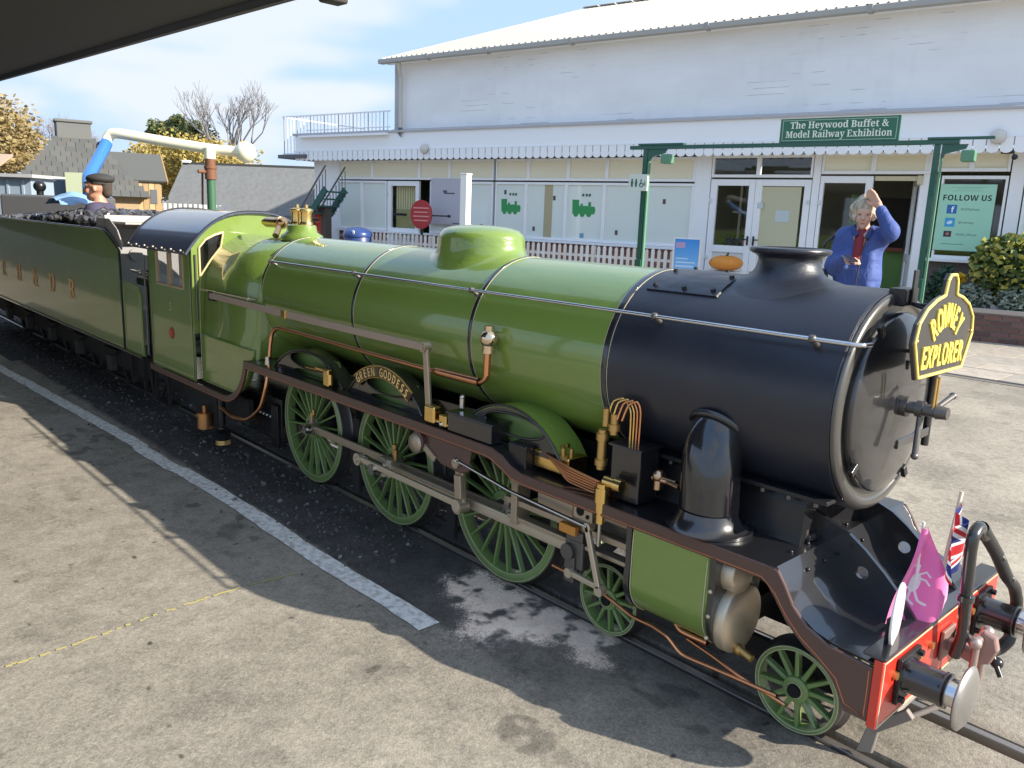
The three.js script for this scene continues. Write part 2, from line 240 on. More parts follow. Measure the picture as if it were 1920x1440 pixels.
// running plates, valances, steps
{
  for (const s of [1, -1]) {
    const g = [BB(-2.1, -.03, .636, .645, .262, .435), ext([[-.03, .636], [.03, .634], [.09, .617], [.14, .59], [.21, .575], [.21, .585], [.15, .6], [.1, .628], [.04, .644], [-.03, .645]], .262, .435)];
    P(L, 'running_plate', s > 0 ? g : g.map(mirZ), blackGloss);
    const up = [[-2.12, .645], [-.03, .645], [.04, .641], [.1, .625], [.15, .598], [.21, .584], [1.2, .584], [1.245, .579], [1.27, .545], [1.30, .495], [1.345, .452], [1.41, .425], [1.53, .415]];
    const lo = [[1.53, .262], [1.47, .262], [1.452, .30], [1.43, .335], [1.395, .365], [1.34, .395], [1.285, .44], [1.24, .50], [1.215, .53], [1.19, .538], [.21, .538], [.14, .55], [.08, .575], [.03, .594], [-.03, .598], [-2.10, .598]];
    const rear = [...arc(-2.43, .70, .356, -.3, -Math.PI / 2, 12), [-3.66, .344], [-3.66, .388], [-2.43, .386], ...arc(-2.43, .70, .314, -Math.PI / 2, -.2, 12)];
    const val = [...up, ...lo, ...rear];
    const v = ext(val, .425, .437, [], .0025);
    const m = P(L, 'valance', s > 0 ? v : mirZ(v), brown);
    if (s > 0) {
      const ln = (pts, r = .0016) => tube(pts.map((p) => [p[0], p[1], .4375]), r, 60, 4, .2);
      P(m, 'lining', [ln([[-2.08, .606], [-.03, .606], [.03, .602], [.085, .583], [.145, .558], [.21, .546], [1.18, .546], [1.22, .538], [1.25, .505], [1.29, .452], [1.345, .405], [1.40, .375], [1.44, .345], [1.462, .305], [1.478, .272], [1.522, .272], [1.522, .405]]), ln([[-2.42, .352], [-3.6, .352]]), ln(arc(-2.43, .70, .347, -1.55, -.3, 10))], orangeLine);
    }
  }
  P(L, 'front_platform', [BB(.14, 1.235, .576, .585, -.434, .434)], blackGloss);
  // curved apron from platform down to the buffer beam
  const cv = [[1.235, .585], [1.262, .553], [1.283, .515], [1.315, .475], [1.362, .445], [1.42, .43], [1.53, .424]], th = .006;
  P(L, 'front_apron', crease(ext([...cv, ...cv.slice().reverse().map((p) => [p[0] - th * .6, p[1] - th])], -.424, .424), .8), blackGloss);
  P(L, 'apron_bolt', [.3, .2, .05, -.05, -.25].flatMap((z) => [S(.006, 1.21, .587, z), S(.006, 1.266, .552, z)]), blackDull);
  P(L, 'saddle', [extX([[.235, .585], [.22, .70], [.2, .76], [-.2, .76], [-.22, .70], [-.235, .585]], .62, 1.2), BB(.5, 1.28, .735, .75, .2, .26, .003), BB(.5, 1.28, .735, .75, -.26, -.2, .003)], blackDull);
  for (let i = 0; i < 9; i++) P(L, 'saddle_bolt', C(.009, .014, 'y', .56 + i * .085, .729, .246, .009, 6), steelDark);
  P(L, 'platform_fitting', [B(.10, .02, .06, 1.16, .597, .16, .004), C(.012, .03, 'y', 1.19, .61, .19), C(.012, .03, 'y', 1.13, .61, .14), rod([1.13, .62, .14], [1.2, .60, .2], .006), C(.008, .02, 'y', .86, .592, .40), C(.008, .02, 'y', .90, .592, .385), C(.007, .015, 'y', 1.05, .59, .32)], steelDark);
}
// cab
{
  const prof = (w, side, crown, n = 16) => Array.from({ length: n + 1 }, (_, i) => { const z = w * (1 - 2 * i / n), q = Math.abs(z) / w; return [z, crown - (crown - side) * Math.pow(q, 2.6)]; });
  const cab = sub(L, 'cab');
  const win = [[[-3.47, .965], [-3.245, .965], [-3.245, 1.205], [-3.47, 1.205]], [[-3.225, .965], [-2.99, .965], [-2.99, 1.205], [-3.225, 1.205]]];
  for (const s of [1, -1]) {
    const g = ext([[-3.64, .386], [-2.87, .386], [-2.87, 1.235], [-3.64, 1.235]], .41, .422, win, .002);
    P(cab, 'side_sheet', s > 0 ? g : mirZ(g), greenSide);
  }
  for (const w of win) {
    const [x0, y0] = w[0], [x1, y1] = w[2];
    P(cab, 'window_frame', [BB(x0, x1, y0, y0 + .014, .412, .430, .003), BB(x0, x1, y1 - .014, y1, .412, .430, .003), BB(x0, x0 + .014, y0 + .015, y1 - .015, .412, .430, .003), BB(x1 - .014, x1, y0 + .015, y1 - .015, .412, .430, .003)], mat([.5, .38, .22], .5));
    P(cab, 'window_glass', BB(x0 + .012, x1 - .012, y0 + .012, y1 - .012, .415, .418), glass);
  }
  P(cab, 'sliding_pane', BB(-3.10, -3.0, .98, 1.19, .405, .41), mat([.42, .36, .24], .5));
  P(cab, 'edge_lining', [BB(-3.63, -3.624, .40, 1.22, .4225, .424), BB(-2.886, -2.88, .40, 1.22, .4225, .424)], blackGloss);
  P(cab, 'side_lining', [BB(-3.616, -3.612, .41, .95, .4225, .4235), BB(-2.898, -2.894, .41, 1.2, .4225, .4235), BB(-3.612, -2.898, .408, .412, .4225, .4235)], creamLine);
  const hl = [[.232, 1.245], [.30, 1.165], [.372, 1.06], [.372, 1.242], [.33, 1.292], [.27, 1.322], [.212, 1.34]];
  const hr = hl.map((p) => [-p[0], p[1]]).reverse();
  P(cab, 'front_sheet', extX([[.421, .70], ...prof(.421, 1.235, 1.462), [-.421, .70]], -2.87, -2.858, [hl, hr]), green);
  for (const q of [hl, hr]) { const c = q.map((p) => [-2.853, p[1], p[0]]); c.push(c[0]); P(cab, 'front_window_frame', c.slice(1).map((b, i) => rod(c[i], b, .0075, .0075, 6)), mat([.75, .62, .33], .35, .3)); P(cab, 'front_window_glass', extX(q, -2.866, -2.863), glass); }
  const ro = prof(.47, 1.205, 1.476, 20), ri = prof(.46, 1.197, 1.466, 20).reverse();
  P(cab, 'roof', crease(extX([...ro, ...ri], -3.93, -2.83), .7), pmat([.045, .062, .115], .3, 0, { clearcoat: 1, clearcoatRoughness: .07 }));
  for (let i = 0; i < 7; i++) P(cab, 'roof_rivet', S(.0075, -3.86 + i * .16, 1.222, .471), steel);
  P(cab, 'roof_rib', [-3.92, -2.84].map((x) => crease(extX([...prof(.476, 1.205, 1.482, 20), ...prof(.466, 1.2, 1.47, 20).reverse()], x - .008, x + .008), .7)), blackDull);
  P(cab, 'backhead', [BB(-2.96, -2.88, .5, 1.34, -.3, .3), BB(-3.64, -2.88, .38, .40, -.41, .41), BB(-3.3, -2.9, .4, .75, -.4, -.2)], blackDull);
  P(cab, 'gauge', [C(.04, .02, 'x', -2.975, 1.22, .1), C(.03, .02, 'x', -2.975, 1.15, -.08), rod([-3.0, 1.05, -.1], [-3.0, 1.25, .15], .008)], brass);
  P(cab, 'number', [tr(txt('5', .055, .003, serif), -3.25, .832, .4215)], mat([.50, .42, .22], .5));
  P(cab, 'crest', [C(.041, .003, 'z', -3.245, .655, .4232, .041, 28).scale(1, 1, 1)], mat([.35, .05, .03], .4));
  P(cab, 'crest_centre', C(.027, .003, 'z', -3.245, .655, .4258, .027, 24), mat([.6, .05, .035], .4));
  P(cab, 'grab_rail', [rod([-3.66, .45, .44], [-3.66, 1.15, .44], .007), rod([-2.85, .78, .40], [-2.85, 1.2, .40], .006)], steelDark);
  P(cab, 'step', [BB(-3.62, -3.32, .12, .135, .34, .44, .004), BB(-3.6, -3.58, .13, .36, .41, .43), BB(-3.36, -3.34, .13, .36, .41, .43)], grimy);
}
// safety valves and whistle
{
  P(L, 'safety_valve_base', [lathe([[.12, 1.32], [.115, 1.35], [.085, 1.37], [.08, 1.405], [.074, 1.412], [0, 1.412]], 32).scale(1.25, 1, 1).translate(-2.22, 0, 0)], green);
  for (const x of [-2.275, -2.165]) P(L, 'safety_valve', [lathe([[.04, 1.41], [.04, 1.425], [.033, 1.43], [.033, 1.485], [.040, 1.49], [.040, 1.503], [.026, 1.508], [.012, 1.512], [.012, 1.53], [0, 1.53]], 24).translate(x, 0, .0)], brass);
  P(L, 'whistle', [C(.032, .17, 'x', -2.54, 1.415, .02, .032), C(.038, .03, 'x', -2.45, 1.415, .02), S(.036, -2.425, 1.415, .02), rod([-2.43, 1.41, .03], [-2.36, 1.34, .10], .015, .02), C(.02, .06, 'x', -2.64, 1.415, .02)], pmat([.66, .42, .22], .25, 1));
}
// handrail along the boiler
{
  const A = 33 * Math.PI / 180, yr = YB + (RB + .035) * Math.sin(A), zr = (RB + .035) * Math.cos(A);
  const K = [-2.0, -1.14, -.255, .665, 1.205];
  for (const s of [1, -1]) {
    P(L, 'handrail', [rod([-2.03, yr, s * zr], [1.305, yr, s * zr], .0068), tube([[1.30, yr, s * zr], [1.325, yr, s * zr], [1.34, yr, s * (zr - .015)], [1.345, yr, s * (zr - .05)]], .0068, 12, 8)], s > 0 ? polished : steelDark);
    for (const x of K) P(L, 'handrail_knob', [S(.0125, x, yr, s * zr), rod([x, yr, s * zr], [x, YB + RB * .99 * Math.sin(A), s * RB * .99 * Math.cos(A)], .006, .01), C(.012, .012, 'x', x, yr, s * zr)], steelDark);
  }
  P(L, 'firebox_grab_rail', [rod([-2.82, .985, .385], [-2.12, .99, .385], .006), S(.011, -2.14, .99, .385), rod([-2.14, .99, .385], [-2.14, .985, .34], .006)], steel);
}
// splashers with oval openings
for (const s of [1, -1]) for (const [k, x] of XD.entries()) {
  const cx = [-1.50, -.79, .06][k], hw = [.36, .30, .285][k], y0 = .646, h = [.14, .155, .155][k], z1 = .372;
  const R = (hw * hw + h * h) / (2 * h), cy = y0 + h - R, a = Math.asin(hw / R);
  const top = arc(cx, cy, R, Math.PI / 2 - a, Math.PI / 2 + a, 20), inn = arc(cx, cy, R - .008, Math.PI / 2 - a, Math.PI / 2 + a, 20).reverse();
  const sp = sub(L, 'splasher');
  const fl = (g) => s > 0 ? g : mirZ(g);
  const ov = [circ(cx + .03, y0 + .088, hw * .58, .042, 28), circ(cx + .045, y0 + .022, hw * .5, .018, 20)];
  P(sp, 'face', fl(ext(top, z1 - .008, z1, ov)), k < 2 ? blackGloss : blackGloss);
  P(sp, 'cover', fl(crease(ext([...top, ...inn], k < 2 ? .29 : .23, z1 + .002), .5)), k < 2 ? blackGloss : green);
  P(sp, 'edging', fl(tube(top.map((p) => [p[0], p[1], z1 + .001]), .006, 40, 6, .5)), blackGloss);
  P(sp, 'oval_rim', fl(tube([...ov[0], ov[0][0]].map((p) => [p[0], p[1], z1 + .001]), .0055, 60, 6, .5)), blackGloss);
  P(sp, 'inner_panel', fl(ext([[cx - hw * .8, y0], [cx + hw * .8, y0], [cx + hw * .62, y0 + .11], [cx - hw * .62, y0 + .11]], z1 - .06, z1 - .055)), greenWheel);
}
// nameplate GREEN GODDESS: raised letters on a brass arc
{
  const cx = -.785, R = .38, cy = .815 - R, np = sub(L, 'nameplate'), a0 = .66;
  const outer = arc(cx, cy, R + .004, Math.PI / 2 - a0, Math.PI / 2 + a0, 24), inner = arc(cx, cy, R - .05, Math.PI / 2 - a0, Math.PI / 2 + a0, 24).reverse();
  P(np, 'plate', ext([...outer, ...inner], .376, .384, [], .001), mat([.085, .05, .022], .5, .2));
  const word = 'GREEN GODDESS', ls = [];
  for (let i = 0; i < word.length; i++) { if (word[i] === ' ') continue; const a = .58 * (1 - 2 * i / (word.length - 1)); ls.push(txt(word[i], .0405, .006).scale(.80, 1, 1).translate(0, R - .023, 0).rotateZ(a).translate(cx, cy, .3838)); }
  P(np, 'lettering', ls, mat([1, .86, .5], .2, 1));
  P(np, 'border', [tube(outer.map((p) => [p[0], p[1], .384]), .0045, 40, 6, .5), tube(inner.map((p) => [p[0], p[1], .384]), .0035, 40, 6, .5)], brass);
}
// cylinders
for (const s of [1, -1]) {
  const cy = sub(L, 'cylinder'), f = (g) => s > 0 ? g : mirZ(g);
  const sec = [[.435, .54], [.437, .48], [.437, .42], ...arc(.30, .36, .137, .1, -1.5, 14, .137), [.18, .22], [.18, .54]];
  P(cy, 'cladding', f(crease(extX(sec, .735, 1.03, [], .004), .6)), green);
  P(cy, 'clad_lining', [[.742], [1.022]].map(([x]) => f(tube([[x, .53, .437], [x, .45, .439], ...arc(.30, .36, .139, .05, -1.2, 8).map((p) => [x, p[1], p[0]])], .002, 30, 4))), creamLine);
  P(cy, 'end_flange', [f(crease(extX([[.441, .545], ...arc(.30, .36, .142, .3, -1.6, 14), [.17, .22], [.17, .545]], 1.031, 1.052, [], .003), .6)), f(crease(extX([[.441, .545], ...arc(.30, .36, .142, .3, -1.6, 14), [.17, .22], [.17, .545]], .712, .734, [], .003), .6))], blackGloss);
  P(cy, 'front_cover', f(latheX([[.112, 1.05], [.112, 1.075], [.106, 1.083], [.08, 1.093], [.03, 1.098], [0, 1.098]], 40).translate(0, .325, .31)), steel);
  P(cy, 'rear_cover', f(latheX([[0, .66], [.035, .665], [.04, .69], [.108, .70], [.112, .712]], 40).translate(0, .345, .31)), steelOily);
  P(cy, 'valve_chest_cover', [f(latheX([[.062, 1.05], [.062, 1.085], [.056, 1.094], [.02, 1.10], [0, 1.10]], 32).translate(0, .485, .345)), f(C(.06, .03, 'x', .70, .49, .34))], steel);
  P(cy, 'drain_cock', [f(S(.018, 1.10, .24, .34)), f(rod([1.07, .25, .34], [1.15, .235, .35], .012))], brassDull);
  P(cy, 'flange_bolt', [.44, .36, .29].map((y) => f(S(.007, 1.043, y, .441))), steel);
  P(cy, 'underside', [f(BB(.72, 1.04, .19, .24, .2, .34, .01))], grimy);
  // steam pipe out of the smokebox
  const sp = [[.92, .90, .20], [.92, .885, .26], [.925, .84, .305], [.935, .76, .325], [.94, .68, .328], [.945, .59, .33]];
  P(L, 'steam_pipe', f(new THREE.TubeGeometry(new THREE.CatmullRomCurve3(sp.map((p) => V(...p))), 30, .092, 32).scale(1, 1, 1)), pmat([.022, .023, .027], .16, .3, { clearcoat: 1, clearcoatRoughness: .05 }));
  P(L, 'steam_pipe_flange', [f(tr(new THREE.TorusGeometry(.096, .012, 10, 40), .922, .878, .275, .75)), f(C(.132, .012, 'y', .945, .592, .315, .132, 32)), f(lathe([[.128, .597], [.108, .607], [.096, .63], [.09, .65]], 32).translate(.945, 0, .338))], blackGloss);
}
// motion
{
  const F = .32;
  P(L, 'coupling_rod', [bar([-1.60, F + .012], [-.81, F + .012], .042, .016, .285), bar([-.80, F + .012], [-.015, F + .012], .042, .016, .285), ...XD.map((x) => C(.036, .03, 'z', x + .075, F + .012, .288)), ...XD.map((x) => B(.03, .05, .024, x + .075, F + .06, .288, .004))], steelOily);
  P(L, 'crank_pin', [C(.022, .10, 'z', -1.603, F + .012, .29), C(.026, .2, 'z', -.81, F + .012, .33), C(.022, .08, 'z', -.014, F + .012, .29), C(.03, .02, 'z', -1.603, F + .012, .32)], polished);
  P(L, 'oil_cup', [C(.012, .05, 'y', -1.60, .40, .29), C(.009, .03, 'y', -1.585, .43, .29), C(.014, .05, 'y', -.80, .41, .30), C(.010, .05, 'y', -.75, .40, .33)], brassDull);
  P(L, 'connecting_rod', [bar([-.79, F + .012], [.40, .335], .046, .02, .345, .006), bar([-.72, F + .012], [.36, .335], .026, .024, .345, .004), C(.048, .036, 'z', -.81, F + .012, .345), B(.09, .09, .03, -.80, F + .012, .345, .008)], steel);
  P(L, 'return_crank', [bar([-.81, F + .012], [-.915, .352], .05, .02, .395, .006), C(.03, .03, 'z', -.81, F + .012, .38)], polished);
  P(L, 'eccentric_rod', [bar([-.915, .352], [-.18, .345], .03, .016, .412, .004), C(.03, .03, 'z', -.93, .352, .415), C(.012, .04, 'z', -.93, .352, .42), C(.026, .034, 'z', -.18, .342, .412)], steel);
  P(L, 'expansion_link', [bar([-.195, .535], [-.18, .33], .05, .02, .398, .006), bar([-.185, .47], [-.177, .37], .042, .02, .412, .004), C(.03, .05, 'z', -.18, .335, .40), C(.02, .06, 'z', -.19, .52, .40)], steelOily);
  P(L, 'link_bracket', [ext([[-.46, .60], [-.10, .60], [-.12, .50], [-.17, .48], [-.30, .49], [-.41, .55]], .408, .418, [], .003), C(.042, .03, 'z', -.44, .56, .42)], brown);
  P(L, 'weighshaft', [latheZ([[.0, .445], [.018, .445], [.02, .44], [.042, .44], [.044, .42], [0, .42]], 32).translate(-.455, .545, 0), bar([-.445, .56], [-.33, .50], .03, .014, .42)], steelOily);
  P(L, 'radius_rod', [rod([-.19, .532, .418], [.12, .488, .41], .0075), rod([.12, .488, .41], [.52, .47, .41], .0075), S(.014, -.19, .53, .418)], polished);
  P(L, 'combination_lever', [bar([.515, .475], [.585, .262], .022, .014, .408), bar([.505, .478], [.57, .29], .016, .012, .392), C(.016, .03, 'z', .52, .468, .40), C(.018, .03, 'z', .588, .255, .40)], steel);
  P(L, 'union_link', [bar([.43, .262], [.588, .255], .022, .014, .388), C(.018, .03, 'z', .43, .262, .385)], steel);
  P(L, 'crosshead', [B(.09, .13, .05, .43, .335, .35, .01), B(.05, .10, .03, .42, .27, .37, .006), C(.03, .06, 'z', .41, .335, .36), B(.07, .04, .06, .44, .40, .35, .006)], steelDark);
  P(L, 'piston_rod', rod([.45, .345, .31], [.68, .345, .31], .018), polished);
  P(L, 'slide_bar', [BB(.06, .70, .415, .44, .325, .365, .004), BB(.06, .70, .355, .372, .325, .365, .004)], steelOily);
  P(L, 'slide_bar_bracket', [BB(.09, .125, .34, .57, .30, .375, .004), BB(.08, .13, .5, .56, .15, .37)], steelOily);
  P(L, 'grease_pad', BB(.37, .45, .405, .44, .37, .395, .004), mat([.62, .27, .05], .5, .2));
  P(L, 'valve_guide', [BB(.44, .53, .465, .545, .385, .40, .004), C(.016, .3, 'x', .58, .50, .345), BB(.24, .42, .46, .52, .3, .38, .006)], steelOily);
  P(L, 'guide_hole', [C(.017, .003, 'z', .475, .512, .4012), C(.008, .003, 'z', .51, .50, .4012)], hole);
  // far side rods kept simple
  P(L, 'far_coupling_rod', bar([-1.60, F - .07], [-.015, F - .07], .042, .016, -.285), steelOily);
}
// reverser rod and stand
{
  P(L, 'reversing_rod', [bar([-2.66, .962], [-1.35, .955], .036, .012, .395, .004), bar([-1.36, .955], [-.47, .957], .032, .012, .398, .004)], mat([.44, .34, .27], .5, .35));
  P(L, 'rod_joint', [B(.05, .045, .02, -1.68, .957, .402, .004)], brass);
  P(L, 'reversing_lever', [bar([-.435, .975], [-.405, .70], .034, .016, .402, .005), bar([-.405, .72], [-.40, .66], .026, .02, .402, .004), C(.022, .035, 'z', -.437, .962, .402), C(.013, .045, 'z', -.437, .962, .402)], steelOily);
  P(L, 'lever_bearing', [B(.07, .075, .045, -.365, .69, .412, .01), B(.05, .05, .04, -.29, .675, .40, .006)], brass);
  P(L, 'reversing_bracket', [BB(-2.68, -2.62, .93, .99, .36, .40, .004)], blackDull);
  P(L, 'drain_rod', [rod([-.35, .66, .40], [-.24, .66, .41], .012, .008), S(.016, -.30, .66, .41)], polished);
}
// copper feed pipe with clack valve
P(L, 'feed_pipe', [tube([[-2.47, .30, .43], [-2.3, .275, .435], [-2.1, .30, .435], [-1.93, .40, .435], [-1.885, .52, .42], [-1.885, .62, .40], [-1.885, .76, .385], [-1.875, .83, .375], [-1.82, .865, .37], [-1.65, .868, .37], [-.9, .862, .37], [-.45, .86, .37], [-.2, .862, .37], [-.115, .865, .372], [-.08, .885, .375], [-.072, .93, .375], [-.07, 1.0, .375]], .0105, 220, 8, .35), tube([[-.40, .862, .37], [-.12, .864, .37]], .017, 8, 10), tube([[-.072, .90, .375], [-.07, 1.01, .375]], .014, 8, 10)], copper);
P(L, 'clack_valve', [S(.036, -.068, 1.045, .372), C(.024, .03, 'y', -.07, 1.01, .372), C(.02, .05, 'z', -.068, 1.05, .35), C(.02, .02, 'y', -.068, 1.085, .372), C(.028, .012, 'y', -.07, .995, .372, .028, 6)], pmat([.72, .58, .42], .14, 1));
P(L, 'pipe_union', [.665, .60].flatMap((y) => [C(.018, .02, 'y', -1.885, y, .402, .018, 8), C(.015, .03, 'y', -1.885, y + .02, .402)]), polished);
// oil box, mechanical lubricator and fittings on the plate
P(L, 'oil_box', [BB(-.25, .02, .645, .72, .33, .425, .006), BB(-.26, .03, .718, .728, .325, .43, .004)], blackGloss);
P(L, 'oil_box_lid', [C(.012, .04, 'y', -.235, .755, .36), S(.012, -.235, .78, .36)], polished);
P(L, 'brass_union', [B(.05, .09, .03, -1.24, .69, .40, .008), B(.12, .016, .03, -1.31, .72, .385, .004), C(.014, .05, 'y', -1.20, .69, .41), rod([-1.5, .70, .37], [-1.34, .712, .385], .01)], brass);
{
  const lb = sub(L, 'lubricator');
  P(lb, 'tank', [BB(.20, .38, .60, .67, .27, .37, .008), C(.02, .02, 'y', .25, .68, .34), C(.014, .03, 'y', .30, .685, .30)], brass);
  P(lb, 'stand', BB(.10, .20, .585, .68, .28, .41, .008), blackDull);
  P(lb, 'pump', Array.from({ length: 6 }, (_, i) => C(.009, .03, 'y', .25 + i * .022, .685, .355 - (i % 2) * .02)), brassDull);
  for (let i = 0; i < 6; i++) P(lb, 'oil_pipe', tube([[.27 + i * .015, .665 - i * .008, .375], [.40, .655 - i * .012, .40 - i * .004], [.55 + i * .008, .64 - i * .012, .40 - i * .006], [.60, .63 - i * .008, .39]], .0052, 24, 6), copper);
}
{
  const v = sub(L, 'oil_valve');
  P(v, 'body', [C(.020, .10, 'y', .588, .60, .425), C(.026, .05, 'y', .588, .61, .425, .026, 8), C(.016, .05, 'y', .588, .535, .425), C(.018, .07, 'x', .63, .66, .42), C(.022, .03, 'x', .655, .66, .42)], brass);
  P(v, 'column', [C(.016, .14, 'y', .53, .745, .37), C(.022, .025, 'y', .53, .79, .37, .022, 8), C(.022, .02, 'y', .53, .70, .37), C(.014, .07, 'y', .57, .84, .36), C(.021, .022, 'y', .57, .83, .36, .021, 8), C(.012, .06, 'y', .54, .86, .37)], brassDull);
  for (let i = 0; i < 4; i++) P(v, 'small_pipe', tube([[.545 + i * .02, .86, .365], [.555 + i * .022, .915, .355], [.59 + i * .02, .93, .345], [.62 + i * .014, .89, .34], [.625 + i * .012, .75, .34]], .0042, 24, 6), i < 2 ? brass : copper);
  P(v, 'stem', rod([.588, .53, .425], [.575, .42, .41], .008), polished);
}
P(L, 'control_box', [BB(.575, .70, .59, .775, .27, .375, .008), BB(.567, .708, .772, .782, .262, .383, .003)], blackGloss);
P(L, 'whistle_cock', [C(.012, .09, 'x', .77, .69, .33), S(.022, .745, .70, .33), rod([.77, .69, .33], [.84, .69, .35], .009), C(.016, .03, 'y', .745, .67, .33)], mat([.6, .42, .28], .3, 1));
P(L, 'footplate_pipe', [tube([[.30, .23, .34], [.52, .235, .36], [.70, .2, .37], [.80, .205, .38], [.87, .20, .39], [.93, .165, .39], [1.05, .165, .38], [1.25, .17, .37]], .007, 60, 6), tube([[.92, .20, .35], [1.02, .19, .36], [1.12, .175, .37], [1.28, .155, .37]], .006, 40, 6), tube([[.85, .25, .34], [.9, .225, .36], [1.0, .225, .36]], .011, 20, 6)], copper);
P(L, 'brake_rigging', [BB(-.5, -.44, .05, .45, .2, .22), BB(-1.3, -1.24, .05, .45, .2, .22), rod([-2.0, .09, .18], [-.3, .09, .18], .012), B(.05, .14, .03, -.49, .28, .22, .01), B(.05, .14, .03, -1.285, .28, .22, .01)], grimy);
P(L, 'injector', [C(.05, .10, 'y', -2.80, .14, .40, .045), C(.02, .06, 'x', -2.88, .15, .40), C(.015, .06, 'y', -2.80, .21, .40), C(.05, .01, 'y', -2.80, .19, .40)], pmat([.60, .30, .12], .35, .9));
P(L, 'water_valve', [C(.022, .18, 'y', -2.53, .24, .40), C(.045, .05, 'y', -2.53, .10, .40, .05)], blackDull);
P(L, 'valve_cap', C(.047, .035, 'y', -2.53, .065, .40, .042), brassDull);
P(L, 'trailing_frame', [BB(-3.7, -2.3, .2, .36, .30, .33), BB(-3.05, -2.7, .1, .3, .31, .36)], grimy);
// buffer beam, buffers, coupling, vacuum standpipe, guard irons
{
  const bb = sub(L, 'buffer_beam');
  P(bb, 'beam_plate', BB(1.53, 1.556, .25, .442, -.437, .437, .004), red);
  P(bb, 'beam_lining', [BB(1.5555, 1.5575, .253, .258, -.432, .432), BB(1.5555, 1.5575, .434, .438, -.432, .432), BB(1.5555, 1.5575, .26, .432, .428, .432)], creamLine);
  P(bb, 'beam_top', BB(1.50, 1.56, .443, .452, -.437, .437, .003), blackGloss);
  for (const z of [.2, .12, -.12, -.2, .36]) P(bb, 'bolt', C(.011, .012, 'x', 1.561, .38, z, .011, 6), brassDull);
  for (const s of [1, -1]) {
    const bf = sub(L, 'buffer'), z = s * .286, y = .357;
    P(bf, 'base', [B(.014, .13, .13, 1.563, y, z, .004), ...[[1, 1], [1, -1], [-1, 1], [-1, -1]].map(([a, b]) => C(.009, .014, 'x', 1.575, y + a * .05, z + b * .05, .009, 6))], blackDull);
    P(bf, 'housing', latheX([[.052, 1.565], [.046, 1.58], [.044, 1.65], [.047, 1.655], [.047, 1.668], [0, 1.668]], 32).translate(0, y, z), blackGloss);
    P(bf, 'ram', C(.037, .05, 'x', 1.685, y, z, .037, 28), polished);
    P(bf, 'head', latheX([[0, 1.70], [.083, 1.702], [.085, 1.708], [.07, 1.717], [.04, 1.722], [0, 1.724]], 40).translate(0, y, z), mat([.38, .37, .36], .38, .85));
  }
  P(L, 'drawhook', [ext([[1.556, .36], [1.60, .37], [1.625, .36], [1.648, .365], [1.655, .385], [1.64, .405], [1.655, .425], [1.685, .415], [1.695, .38], [1.68, .335], [1.64, .315], [1.60, .325], [1.556, .33]], -.014, .014, [], .004), B(.01, .09, .09, 1.563, .35, 0, .003)], mat([.34, .22, .20], .5, .5));
  P(L, 'shackle', [tube([[1.648, .40, .035], [1.648, .29, .04], [1.648, .235, .034], [1.648, .215, 0], [1.648, .235, -.034], [1.648, .29, -.04], [1.648, .40, -.035]], .0105, 40, 8), C(.012, .10, 'z', 1.648, .40, 0), S(.018, 1.648, .40, .05), S(.018, 1.648, .40, -.05)], mat([.42, .34, .31], .4, .7));
  P(L, 'vacuum_pipe', [tube([[1.60, .34, .045], [1.615, .42, .06], [1.62, .55, .10], [1.62, .68, .122], [1.62, .725, .118], [1.62, .742, .085], [1.62, .725, .05], [1.62, .70, .02]], .0165, 60, 12), C(.022, .016, 'y', 1.62, .54, .098)], blackGloss);
  P(L, 'vacuum_hose', tube([[1.62, .735, .06], [1.62, .70, .01], [1.62, .61, -.12], [1.62, .50, -.26], [1.62, .43, -.37], [1.62, .36, -.43], [1.625, .30, -.40], [1.64, .275, -.33], [1.64, .28, -.22], [1.63, .31, -.12], [1.60, .35, -.06], [1.57, .37, -.04]], .0185, 120, 10), rubber);
  P(L, 'hose_clip', [[.60, -.13], [.49, -.275]].map(([y, z]) => tr(new THREE.TorusGeometry(.019, .0045, 6, 20), 1.62, y, z, .85)), polished);
  P(L, 'hose_end', [C(.02, .05, 'z', 1.635, .30, -.16), S(.018, 1.66, .27, -.15), rod([1.64, .30, -.15], [1.68, .24, -.13], .008)], blackDull);
  for (const s of [1, -1]) P(L, 'guard_iron', [ext([[1.47, .28], [1.50, .28], [1.49, .14], [1.475, .03], [1.43, .015], [1.455, .12]], s > 0 ? .195 : -.209, s > 0 ? .209 : -.195, [], .003)], mat([.28, .25, .22], .6, .3));
  P(L, 'guard_brace', [bar([1.46, .10], [1.56, .20], .03, .02, .2), rod([1.47, .1, .2], [1.60, .19, .05], .009), rod([1.47, .1, .2], [1.47, .1, -.2], .012)], mat([.25, .22, .2], .7, .3));
  for (const z of [.33, -.25]) P(L, 'lamp_iron', [B(.006, .09, .022, 1.515, .47, z, .002)], blackDull);
}
